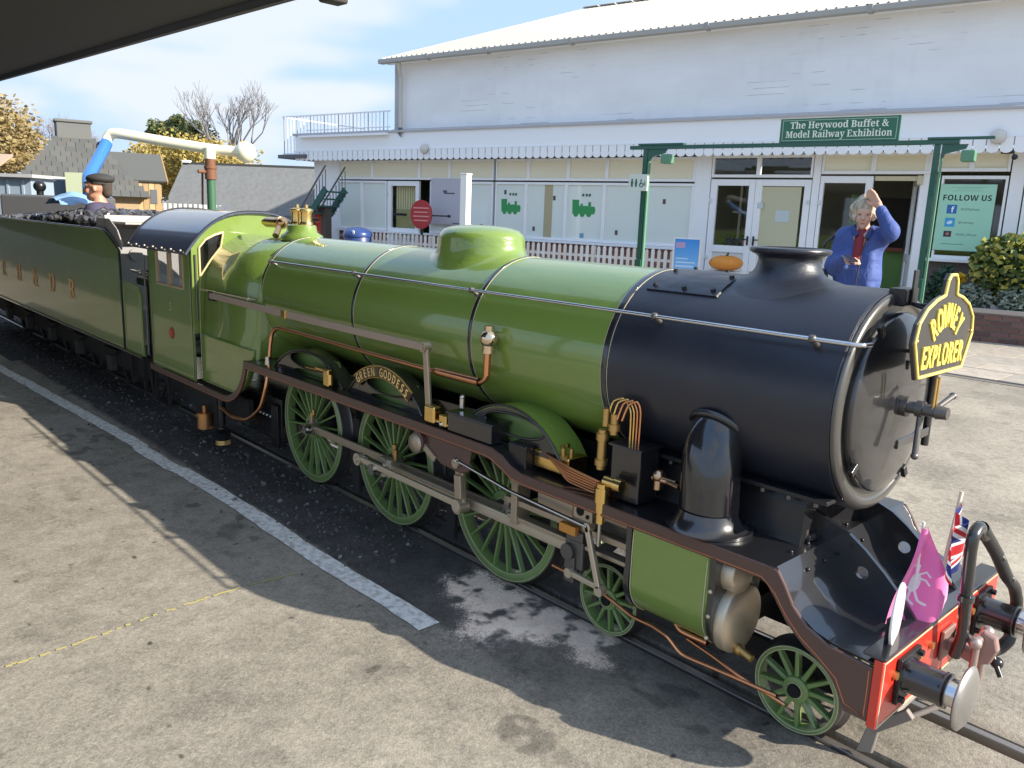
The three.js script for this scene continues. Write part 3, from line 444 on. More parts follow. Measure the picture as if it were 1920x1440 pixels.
// things hung on the front of the engine
{
  for (const [z, lab] of [[.305, 'white oval head disc standing on the near end of the red buffer beam'], [-.235, 'white head disc behind the black vacuum pipe at the far end of the buffer beam']]) {
    const t = thing('head_disc', lab, 'disc', [1.515, .43, z], .22);
    P(t, 'disc', latheX([[0, -.004], [.082, -.004], [.085, -.002], [.085, .003], [.082, .005], [0, .005]], 40).translate(.008, .09, 0), pmat([.82, .82, .78], .4, 0, { clearcoat: .4 }));
    P(t, 'socket', [B(.012, .03, .03, -.003, .01, 0, .003)], brassDull);
  }
  const h = thing('train_headboard', 'black headboard with yellow lettering and border on the smokebox front', 'headboard', [1.436, 1.12, 0]);
  const base0 = [[-.165, .0], [.165, 0], [.218, .115], [.205, .175], [.16, .225], [.10, .262], [.045, .28], [.036, .345], [.02, .372], [-.02, .372], [-.036, .345], [-.045, .28], [-.10, .262], [-.16, .225], [-.205, .175], [-.218, .115]];
  const base = base0.map(([x, y]) => [x, y < .2 ? y * .88 : .176 + (y - .2) * .62]); const turn = (g) => fix(g).rotateY(Math.PI / 2);
  P(h, 'board', turn(ext(base, -.012, 0, [], .002)), pmat([.022, .021, .02], .35, 0, { clearcoat: .5, clearcoatRoughness: .15 }));
  const ins = base.map(([x, y]) => [x * .955, .006 + (y - 0) * .965]); const loop = [...ins, ins[0]];
  P(h, 'border', turn(mergeGeometries(loop.slice(1).map((b, i) => fix(rod([...loop[i], .001], [...b, .001], .0048, .0048, 6))))), mat([.85, .66, .16], .4));
  const yl = mat([.88, .70, .12], .45), ls = [], w = 'ROMNEY';
  for (let i = 0; i < 6; i++) { const a = .68 * (1 - 2 * i / 5); ls.push(txt(w[i], .056, .004).scale(.74, 1.2, 1).translate(0, .146, 0).rotateZ(a).translate(0, .022, 0)); }
  P(h, 'lettering', [turn(mergeGeometries(ls.map(fix))), turn(txt('EXPLORER', .054, .004).scale(.82, 1.15, 1).translate(0, .058, 0))], yl);
  P(h, 'bolt', [[-.2, .11], [.2, .11]].map((p) => turn(S(.006, p[0], p[1], .001))), brass);
  P(h, 'hanger', [B(.02, .012, .03, -.012, .15, 0), B(.02, .012, .03, -.012, .06, 0), rod([0, -.01, 0.012], [.0, -.10, .012], .004), rod([0, -.01, -.008], [.0, -.10, -.008], .004)], brassDull);
}
{ // pink pennant with white horse
  const c = document.createElement('canvas'); c.width = 256; c.height = 384; const g = c.getContext('2d'); g.fillStyle = '#ff80c4'; g.fillRect(0, 0, 256, 384);
  g.fillStyle = '#f6f4f4'; g.strokeStyle = '#f6f4f4'; g.lineCap = 'round'; const ln = (pts, w) => { g.lineWidth = w; g.beginPath(); pts.forEach((p, i) => i ? g.lineTo(...p) : g.moveTo(...p)); g.stroke(); };
  g.beginPath(); g.ellipse(118, 235, 20, 42, .45, 0, 7); g.fill(); ln([[128, 200], [140, 170], [126, 158]], 14); ln([[126, 158], [108, 168]], 9); ln([[136, 205], [168, 196], [176, 214]], 7); ln([[126, 212], [158, 226], [166, 244]], 7); ln([[104, 265], [92, 300], [108, 318]], 9); ln([[118, 268], [124, 300], [142, 314]], 9); ln([[98, 262], [72, 250], [66, 280]], 7);
  const t = new THREE.CanvasTexture(c); t.colorSpace = THREE.SRGBColorSpace;
  const n = 14, m = 18, pos = [], uv = [], idx = [];
  for (let j = 0; j <= m; j++) for (let i = 0; i <= n; i++) { const v = j / m, u = i / n, w = .025 + .20 * v; const z = (.5 - u) * w * (1 - .1 * v), fold = .022 * Math.sin(u * 8 + v * 2.5) * v + .012 * Math.sin(u * 4 + v * 6); pos.push(fold + .02 * v, -.27 * v - (u > .5 ? -.05 * (u - .5) * 2 * v : 0), z); uv.push(u, 1 - v); }
  for (let j = 0; j < m; j++) for (let i = 0; i < n; i++) { const a = j * (n + 1) + i, b = a + n + 1; idx.push(a, b, a + 1, a + 1, b, b + 1); }
  const gg = new THREE.BufferGeometry(); gg.setAttribute('position', new THREE.Float32BufferAttribute(pos, 3)); gg.setAttribute('uv', new THREE.Float32BufferAttribute(uv, 2)); gg.setIndex(idx); gg.computeVertexNormals();
  const f = thing('pink_flag', 'bright pink flag with a white rearing horse on the front platform', 'flag', [1.495, .44, .12], -.62);
  P(f, 'cloth', gg.translate(.01, .272, 0), new THREE.MeshPhysicalMaterial({ map: t, roughness: .75, side: THREE.DoubleSide, transmission: .4, thickness: 0 }));
  P(f, 'pole', rod([0, 0, 0], [-.002, .285, 0], .004), white);
}
{ // small union flag on a stick
  const c = document.createElement('canvas'); c.width = 256; c.height = 128; const g = c.getContext('2d'); g.fillStyle = '#1f2f7a'; g.fillRect(0, 0, 256, 128);
  const ln = (a, b, w, col) => { g.strokeStyle = col; g.lineWidth = w; g.beginPath(); g.moveTo(...a); g.lineTo(...b); g.stroke(); };
  ln([0, 0], [256, 128], 26, '#eee'); ln([0, 128], [256, 0], 26, '#eee'); ln([0, 0], [256, 128], 9, '#c8202a'); ln([0, 128], [256, 0], 9, '#c8202a'); ln([128, 0], [128, 128], 42, '#eee'); ln([0, 64], [256, 64], 42, '#eee'); ln([128, 0], [128, 128], 25, '#c8202a'); ln([0, 64], [256, 64], 25, '#c8202a');
  const t = new THREE.CanvasTexture(c); t.colorSpace = THREE.SRGBColorSpace;
  const n = 24, m = 10, pos = [], uv = [], idx = [];
  for (let j = 0; j <= m; j++) for (let i = 0; i <= n; i++) { const u = i / n, v = j / m; pos.push(.018 * Math.sin(u * 11 + v * 1.5) * (.3 + u), -.13 * v - .10 * u * (.6 + .4 * v), .105 * u * (.75 - .1 * v)); uv.push(u, 1 - v); }
  for (let j = 0; j < m; j++) for (let i = 0; i < n; i++) { const a = j * (n + 1) + i, b = a + n + 1; idx.push(a, b, a + 1, a + 1, b, b + 1); }
  const gg = new THREE.BufferGeometry(); gg.setAttribute('position', new THREE.Float32BufferAttribute(pos, 3)); gg.setAttribute('uv', new THREE.Float32BufferAttribute(uv, 2)); gg.setIndex(idx); gg.computeVertexNormals();
  const f = thing('union_flag', 'small red white and blue flag on a pale stick beside the pink flag', 'flag', [1.535, .45, .10], .55);
  P(f, 'cloth', gg.translate(.04, .345, -.035), new THREE.MeshPhysicalMaterial({ map: t, roughness: .75, side: THREE.DoubleSide, transmission: .2, thickness: 0 }));
  P(f, 'stick', rod([0, 0, .02], [.045, .365, -.037], .005), mat([.75, .58, .45], .6));
}
// ───────── tender and coal ─────────
{
  const t = thing('locomotive_tender', 'dark green tender behind the engine cab, with gold lettering and coal on top', 'tender');
  const f = (g, s) => s > 0 ? g : mirZ(g);
  for (const s of [1, -1]) {
    const sheet = [[-9.2, .40], [-4.235, .40], [-4.235, 1.14], [-4.60, 1.285], [-9.2, 1.285]];
    P(t, 'side_sheet', f(ext(sheet, .41, .422, [], .002), s), greenSide);
    P(t, 'front_sheet', f(ext([[-4.235, .40], [-3.83, .40], [-3.83, .86], [-3.87, .905], [-3.93, .915], [-4.235, .93]], .405, .417, [], .002), s), greenSide);
    P(t, 'front_lining', f(tube([[-4.20, .43, .418], [-4.20, .895, .418], [-3.95, .885, .418], [-3.875, .87, .418], [-3.858, .83, .418], [-3.858, .43, .418], [-4.20, .43, .418]], .0022, 60, 4, .1), s), creamLine);
    P(t, 'beading', [f(BB(-4.241, -4.227, .40, 1.14, .415, .432, .003), s), f(tube([[-9.2, 1.288, .417], [-4.61, 1.288, .417], [-4.24, 1.142, .417]], .009, 40, 6, .1), s), f(BB(-9.2, -3.83, .385, .402, .40, .435, .003), s)], blackGloss);
    P(t, 'edge_lining', [f(BB(-4.256, -4.252, .41, 1.12, .422, .4236), s), f(BB(-9.2, -4.256, .412, .416, .422, .4236), s)], creamLine);
    P(t, 'coal_plate', [f(ext([[-4.82, 1.288], [-4.60, 1.288], [-4.26, 1.15], [-4.24, 1.20], [-4.33, 1.30], [-4.50, 1.375], [-4.82, 1.375]], .39, .40, [], .002), s)], mat([.36, .34, .33], .5, .2));
    P(t, 'frame', f(BB(-9.2, -3.9, .2, .39, .33, .36), s), grimy);
    for (const x of [-4.7, -5.6, -6.5, -7.4, -8.3]) {
      const wg = sub(t, 'tender_wheel'); wg.position.set(x, .2, s * .25); if (s < 0) wg.rotation.y = Math.PI;
      P(wg, 'tyre', latheZ([[.16, 0], [.195, 0], [.2, -.05], [.214, -.056], [.214, -.066], [.16, -.066], [.16, 0]], 40), steelDark);
      P(wg, 'disc', latheZ([[0, -.01], [.05, -.01], [.05, -.02], [.165, -.03]], 40), grimy);
      P(t, 'axle_box', f(B(.10, .13, .06, x, .22, .385, .01), s), mat([.05, .048, .045], .7));
      P(t, 'spring', f(mergeGeometries([0, 1, 2, 3].map((k) => fix(B(.34 - k * .07, .012, .04, x, .335 - k * .014, .38)))), s), grimy);
    }
  }
  P(t, 'bunker', [BB(-9.2, -4.9, 1.05, 1.07, -.41, .41), BB(-5.0, -4.97, .4, 1.3, -.41, .41), BB(-9.2, -3.85, .385, .40, -.41, .41)], blackDull);
  P(t, 'coal_board', [BB(-4.62, -4.60, 1.0, 1.40, -.40, .40), BB(-4.60, -4.25, 1.34, 1.355, -.36, .36)], mat([.40, .38, .36], .5, .1));
  P(t, 'cab_face', [BB(-4.58, -4.56, .4, 1.30, -.40, .40), C(.05, .02, 'x', -4.55, 1.10, .2), BB(-4.56, -4.3, .40, .70, .1, .38, .01)], mat([.32, .32, .33], .45, .3));
  P(t, 'handrail', [rod([-4.2, 1.0, .35], [-3.80, 1.0, .35], .011), C(.016, .05, 'x', -4.02, 1.0, .35)], polished);
  P(t, 'handbrake', [rod([-4.0, .4, .3], [-4.0, 1.02, .3], .015), BB(-4.15, -3.85, .90, .96, .28, .34, .01)], blackDull);
  P(t, 'drawbar_pipe', [tube([[-4.0, .3, .3], [-3.85, .22, .34], [-3.7, .2, .34], [-3.6, .25, .3]], .02, 20, 8), tube([[-3.9, .32, .36], [-3.75, .12, .38], [-3.6, .1, .36]], .014, 20, 8), rod([-3.62, .1, .40], [-3.42, .26, .42], .012)], grimy);
  P(t, 'foot_step', [BB(-4.2, -3.9, .13, .145, .34, .43, .003), BB(-4.19, -4.17, .14, .4, .38, .40), BB(-3.93, -3.91, .14, .4, .38, .40)], grimy);
  const gold = mat([.92, .72, .30], .5), shade = mat([.60, .13, .04], .5);
  for (const [ch, x] of [['R', -8.19], ['H', -7.5], ['&', -6.83], ['D', -6.22], ['R', -5.575]]) {
    const k = P(t, 'letter', txt(ch, .16, .002, serif).scale(1.25, 1, 1).translate(x, .745, .4222), gold);
    P(k, 'letter_shade', txt(ch, .16, .0012, serif).scale(1.25, 1, 1).translate(x + .026, .738, .4222), shade);
  }
  // coal
  const n = 900, im = new THREE.InstancedMesh(new THREE.DodecahedronGeometry(1, 0), mat([.07, .07, .078], .28, .25), n);
  const d = new THREE.Object3D();
  for (let i = 0; i < n; i++) { const x = rr(-8.6, -4.66), z = rr(-.38, .38), hh = 1.27 + .13 * sst(-8.6, -5.6, x) * (1 - .6 * Math.pow(Math.abs(z) / .4, 2)) + .02 * (rnd() - .3); const s = rr(.016, .042); d.position.set(x, hh, z); d.rotation.set(rr(0, 6), rr(0, 6), rr(0, 6)); d.scale.set(s * rr(.8, 1.4), s, s * rr(.8, 1.2)); d.updateMatrix(); im.setMatrixAt(i, d.matrix); const v = rr(.7, 1.6); im.setColorAt(i, lin(v, v, v)); }
  im.name = 'coal'; im.userData = { kind: 'stuff', label: 'grey black lumps of coal heaped in the top of the tender', category: 'coal' }; scene.add(im);
  const bed = solo('coal_bed', crease(extX([[.40, 1.22], [.25, 1.30], [0, 1.34], [-.25, 1.30], [-.40, 1.22], [-.4, 1.1], [.4, 1.1]], -8.6, -4.63), .3), mat([.02, .02, .022], .8), 'fine coal dust bed beneath the lumps of coal in the tender', 'coal'); bed.userData.kind = 'stuff';
}

// ───────── ground, track, paving ─────────
{
  const asph = dtex(1024, 1024, (i, j) => { const u = i / 1024, v = j / 1024; let n = .62 + .5 * (tfbm(u, v, 6, 4) - .5) + .30 * (tfbm(u, v, 160, 2) - .5); n += .16 * (hsh(i * 3 + 11, j * 5 + i) - .5); const d = sst(.66, .78, tfbm(u + .3, v + .7, 22, 3)); n *= 1 - .18 * d; return [s8(.47 * n), s8(.415 * n), s8(.33 * n)]; });
  const am = mat([1, 1, 1], .92, 0, { map: rep(asph, .33), bumpMap: rep(grit, 1.7), bumpScale: .003 });
  const g = new THREE.PlaneGeometry(500, 500).rotateX(-Math.PI / 2).translate(-60, -.06, -60); const uv = g.attributes.uv; for (let i = 0; i < uv.count; i++) uv.setXY(i, uv.getX(i) * 500, uv.getY(i) * 500);
  struct('ground', g, am, 'pale worn tarmac ground around the station');
  // apron with flangeways, mapped in metres
  const X0 = -14, X1 = 6;
  const prof = [[-9, 0], [-1.4, 0], [-.235, 0], [-.23, -.012], [-.222, -.05], [-.189, -.05], [-.188, -.05], [-.150, -.05], [-.148, -.008], [-.142, 0], [.142, 0], [.148, -.008], [.15, -.05], [.188, -.05], [.222, -.05], [.226, -.012], [.234, 0], [.72, 0], [5, 0], [9, 0]];
  const near = { x0: -6.4, x1: 2.6, z0: -1.2, z1: 3.3 };
  const NW = 2048, NH = 1024;
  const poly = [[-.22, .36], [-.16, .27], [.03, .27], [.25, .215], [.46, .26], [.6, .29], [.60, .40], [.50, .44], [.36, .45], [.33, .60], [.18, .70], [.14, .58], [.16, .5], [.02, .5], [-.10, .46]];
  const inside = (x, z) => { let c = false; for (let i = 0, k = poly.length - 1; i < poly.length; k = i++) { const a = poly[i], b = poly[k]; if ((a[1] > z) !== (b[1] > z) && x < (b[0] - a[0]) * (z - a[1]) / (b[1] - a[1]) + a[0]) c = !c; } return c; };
  const spots = new Float32Array(NW * NH).fill(1);
  for (let s = 0; s < 420; s++) { const big = rnd() < .10, r = (big ? rr(.018, .045) : rr(.004, .014)) * NW / 9, cx = rnd() * NW, cy = rnd() * NH, a = big ? rr(.3, .6) : rr(.35, .8), ph = rnd() * 90, e = rr(.6, 1.5); for (let j = Math.max(0, cy - 2 * r | 0); j < Math.min(NH, cy + 2 * r); j++) for (let i = Math.max(0, cx - 2 * r | 0); i < Math.min(NW, cx + 2 * r); i++) { const dx = (i - cx) / e, dy = (j - cy) * e, d = Math.hypot(dx, dy) / r + 1.1 * (fbm(i / r * .8 + ph, j / r * .8, 3) - .5); if (d < 1.05) spots[j * NW + i] *= 1 - a * (1 - sst(.55, 1.05, d)); } }
  const nearMap = dtex(NW, NH, (i, j) => {
    const x = mix(near.x0, near.x1, i / NW), z = mix(near.z1, near.z0, j / NH);
    const w = fbm(x * 1.6 + 20, z * 1.6 + 5, 4), f = fbm(x * 14, z * 14 + 3, 3), fine = hsh(i * 3 + 5, j * 7 + i), fm = vn(x * 75, z * 75);
    let n = .76 + .30 * (w - .5) + .30 * (f - .5) + .16 * (fm - .5) + .36 * (fine - .5) + .16 * (vn(x * 180, z * 180) - .5);
    const wx = x + .09 * (fbm(x * 13, z * 13 + 4, 3) - .5) + .03 * fine, wz = z + .09 * (fbm(x * 13 + 31, z * 13 + 9, 3) - .5) + .03 * hsh(j * 3 + 5, i * 7 + j); const blot = sst(.60, .72, fbm(x * 6.3 + 40, z * 9.1 + 12, 3)); n *= 1 - .10 * blot;
    const spot = Math.max(sst(.80, .86, vn(x * 3.1 + 7.7, z * 4.2 + 1.3)) * sst(.4, .7, vn(x * 16, z * 22)), sst(.78, .92, vn(wx * 15 + 3.7, wz * 17 + 8.3)) * .45, sst(.82, .95, vn(wx * 34 + 1.7, wz * 37 + 5.3)) * .5); n *= 1 - .42 * spot;
    n *= spots[j * NW + i]; let c = [.345 * n, .311 * n, .256 * n];
    // coal-stained strip round the rails, fading where the yard is paved
    const edge = (z - .70) + .05 * (fbm(x * 3, z * 3, 3) - .5);
    let dk = (1 - sst(-.03, .03, edge)) * (1 - sst(-.3, 1.05, x + .5 * (fbm(x * 2.2 + 9, z * 2.2, 3) - .5)));
    const dk2 = (1 - sst(.35, .8, z)) * .55 * (1 - sst(1.2, 1.9, x)); dk = Math.max(dk, dk2 * .55);
    const dn = .55 + .7 * f + .5 * (fine - .5) + .4 * (fm - .5); const dcol = [.055 * dn, .055 * dn, .058 * dn];
    c = c.map((k, q) => mix(k, dcol[q], dk * .92));
    // pinkish spilt sand, its colour raised to imitate sunlight falling on it
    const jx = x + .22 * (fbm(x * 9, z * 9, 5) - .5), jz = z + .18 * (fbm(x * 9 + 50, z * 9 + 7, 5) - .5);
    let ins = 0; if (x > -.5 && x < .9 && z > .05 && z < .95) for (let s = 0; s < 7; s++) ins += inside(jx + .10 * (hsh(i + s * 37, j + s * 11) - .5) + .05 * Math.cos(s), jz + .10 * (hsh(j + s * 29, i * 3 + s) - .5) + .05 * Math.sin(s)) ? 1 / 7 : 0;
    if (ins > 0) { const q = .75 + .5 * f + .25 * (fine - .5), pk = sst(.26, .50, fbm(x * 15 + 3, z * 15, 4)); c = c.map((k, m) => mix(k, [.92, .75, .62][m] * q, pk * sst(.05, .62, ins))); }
    // rust beside rails
    const rl = Math.max(0, 1 - Math.abs(Math.abs(z) - .2) / .08) * .5; c = c.map((k, q) => mix(k, [.09, .065, .045][q], rl));
    return c.map((k) => s8(Math.max(.012, k)));
  });
  nearMap.wrapS = nearMap.wrapT = THREE.ClampToEdgeWrapping;
  const build = (x0, x1, pr, uvf) => { const pos = [], uv = [], idx = []; const nx = Math.max(1, Math.round((x1 - x0) / 1)); for (let i = 0; i <= nx; i++) for (const [z, y] of pr) { const x = mix(x0, x1, i / nx); pos.push(x, y, z); uv.push(...uvf(x, z)); } const m = pr.length; for (let i = 0; i < nx; i++) for (let k = 0; k < m - 1; k++) { const a = i * m + k, b = a + m; idx.push(a, a + 1, b, b, a + 1, b + 1); } const q = new THREE.BufferGeometry(); q.setAttribute('position', new THREE.Float32BufferAttribute(pos, 3)); q.setAttribute('uv', new THREE.Float32BufferAttribute(uv, 2)); q.setIndex(idx); const r = q.toNonIndexed(); r.computeVertexNormals(); return toCreasedNormals(r, .4); };
  const inNear = prof.filter(([z]) => z > near.z0 && z < near.z1); inNear.unshift([near.z0, 0]); inNear.push([near.z1, 0]);
  const bump = rep(grit, 9, 4.5);
  struct('platform', build(near.x0, near.x1, inNear, (x, z) => [(x - near.x0) / (near.x1 - near.x0), (near.z1 - z) / (near.z1 - near.z0)]), mat([1, 1, 1], .95, 0, { map: nearMap, bumpMap: bump, bumpScale: .0022 }), 'worn tarmac platform with coal stained track and spilt sand painted bright as if sunlit');
  const far = (x0, x1, z0, z1) => { const q = prof.filter(([z]) => z > z0 && z < z1); q.unshift([z0, 0]); q.push([z1, 0]); return build(x0, x1, q, (x, z) => [x, z]); };
  const dkT = dtex(512, 512, (i, j) => { const u = i / 512, v = j / 512, n = .55 + .7 * tfbm(u, v, 12, 4) + .5 * (hsh(i * 3 + 5, j * 7 + i) - .5); return [s8(.055 * n), s8(.055 * n), s8(.058 * n)]; });
  struct('trackbed', far(-40, near.x0, -1.2, .78), mat([1, 1, 1], .95, 0, { map: rep(dkT, .8), bumpMap: rep(grit, 2), bumpScale: .003 }), 'coal stained track ground under the tender');
  struct('yard', [far(-40, near.x0, .78, 12), far(near.x1, 30, -1.2, 12), far(-40, 30, -30, -1.2), far(near.x0, near.x1, 3.3, 12)], am, 'pale tarmac yard between the track and the buffet');
  { const ns = 2600, st = new THREE.InstancedMesh(new THREE.DodecahedronGeometry(1, 0), mat([.12, .115, .11], .9), ns), d = new THREE.Object3D();
    for (let i = 0; i < ns; i++) { const far = rnd() < .3, z = far ? rr(-.14, .14) : rr(.235, .70) , x = -10 + 9.5 * Math.pow(rnd(), .7), s = rr(.003, .010) * (rnd() < .06 ? 1.8 : 1); d.position.set(x, s * .35, z + (rnd() < .04 ? rr(0, .5) : 0)); d.rotation.set(rr(0, 6), rr(0, 6), rr(0, 6)); d.scale.set(s * rr(.8, 1.5), s * .7, s); d.updateMatrix(); st.setMatrixAt(i, d.matrix); const v = rnd() < .12 ? rr(1.3, 2.2) : rr(.3, 1.2); st.setColorAt(i, lin(v, v * .97, v * .93)); }
    st.name = 'ballast_grit'; st.userData = { kind: 'stuff', label: 'scattered grit and coal crumbs along the track beside the rails', category: 'grit' }; scene.add(st); }
  const railM = mat([.30, .275, .25], .42, .75);
  for (const s of [1, -1]) struct('rail', [BB(-40, 30, -.05, .004, s > 0 ? .19 : -.219, s > 0 ? .219 : -.19, .003)], railM, s > 0 ? 'steel rail set in the tarmac on the platform side' : 'steel rail set in the tarmac on the far side of the engine');
  // worn white edge line
  const lp = [], lq = [], li = []; const N = 180;
  for (let i = 0; i <= N; i++) { const x = mix(-14, .05, i / N), c = mix(1.02, .735, sst(-9, -1, x)) + .025 * (fbm(x * 1.3, 3, 3) - .5) + (x > -2.9 && x < -2.3 ? .02 : 0), w = .043 + .010 * (fbm(x * 9, 8, 3) - .5); lp.push(x, .004, c - w - .006 * rnd(), x, .004, c + w + .006 * rnd()); lq.push(x, 0, x, .1); }
  for (let i = 0; i < N; i++) { const a = i * 2; li.push(a, a + 1, a + 2, a + 2, a + 1, a + 3); }
  const wl = new THREE.BufferGeometry(); wl.setAttribute('position', new THREE.Float32BufferAttribute(lp, 3)); wl.setAttribute('uv', new THREE.Float32BufferAttribute(lq, 2)); wl.setIndex(li); wl.computeVertexNormals();
  const wt = dtex(1024, 128, (i, j) => { const n = tfbm(i / 1024, j / 128 * .1, 60, 4), k = sst(.24, .46, n * .6 + .4 * hsh(i * 3, j * 5 + i)); const v = mix(.34, .78, k) * (.8 + .3 * n); return [s8(v), s8(v), s8(v * .97)]; });
  wt.repeat.set(.7, 9);
  struct('platform_edge_line', wl, mat([1, 1, 1], .85, 0, { map: wt, bumpMap: rep(grit, 2, 2), bumpScale: .001 }), 'worn white line painted along the platform edge');
  const yl = [];
  for (let i = 0; i < 70; i++) { const z = .90 + i * .0168, x = -.645 + .035 * Math.sin(z * 4) + rr(-.004, .004); if (rnd() < .62) yl.push(B(.004 + .006 * rnd(), .002, .017, x, .003, z)); }
  struct('painted_thin_line', yl, mat([.36, .32, .12], .9), 'faint thin yellow line painted across the platform');
  // paving slabs by the buffet planter
  const slabM = [[.36, .315, .26], [.40, .35, .29], [.33, .295, .25]].map((c) => mat([1, 1, 1], .9, 0, { map: rep(tint(c, .3, 10), 1), bumpMap: rep(grit, 2), bumpScale: .0015 }));
  const pv = struct('pavement', BB(-3.4, 2.8, -.02, .004, -12.4, -6.8), mat([.16, .14, .12], .95), 'pale slab paving in front of the planter');
  const slabG = fix(B(.745, .03, .595, 0, .006, 0, .004));
  for (let r = 0; r < 9; r++) for (let k = 0; k < 8; k++) { const m = new THREE.Mesh(slabG, slabM[(rnd() * 3) | 0]); m.name = 'slab'; m.position.set(-3.0 + k * .755 + (r % 2) * .37, rr(-.002, .002), -12.05 + r * .605); pv.add(m); }
}
// ───────── platform canopy overhead at the left ─────────
{
  const t = thing('platform_canopy', 'dark platform canopy edge overhead at the upper left corner, with an added unseen wall', 'canopy', [-.24, 0, .62]);
  const dk = mat([.045, .043, .043], .75), y = 2.375;
  P(t, 'soffit', [BB(-60, 0, y + .0, y + .03, .05, 4.5)], dk);
  P(t, 'fascia', [BB(-14, 0, y - .03, y + .16, 0, .03), BB(-.03, .0, y - .03, y + .16, .035, 4.5)], mat([.05, .05, .052], .6));
  P(t, 'gutter', [C(.05, 13.6, 'x', -7.2, y + .06, -.045, .05, 14)], mat([.045, .045, .05], .5));
  P(t, 'added_reflection_wall', [BB(-60, -4.5, 0, y, 2.75, 2.85)], mat([.018, .034, .024], .7));  // unseen wall added so the tender and cab sides reflect something dark
  P(t, 'gutter_bracket', [BB(-.74, -.66, y - .06, y + .1, -.1, -.002, .01)], dk);
  P(t, 'end_batten', B(.05, .03, 1.1, -.35, y - .022, .45, .004, 0, .5), mat([.16, .14, .12], .7));
  P(t, 'roof', [tr(new THREE.BoxGeometry(14.1, .03, 4.6), -7, y + .45, 2.4, -.12)], dk);
  t.rotation.z = -.029; for (const x of [-3.5, -8.5, -13]) P(t, 'post', C(.06, y, 'y', x, y / 2, 3.9), mat([.03, .09, .05], .5));
}
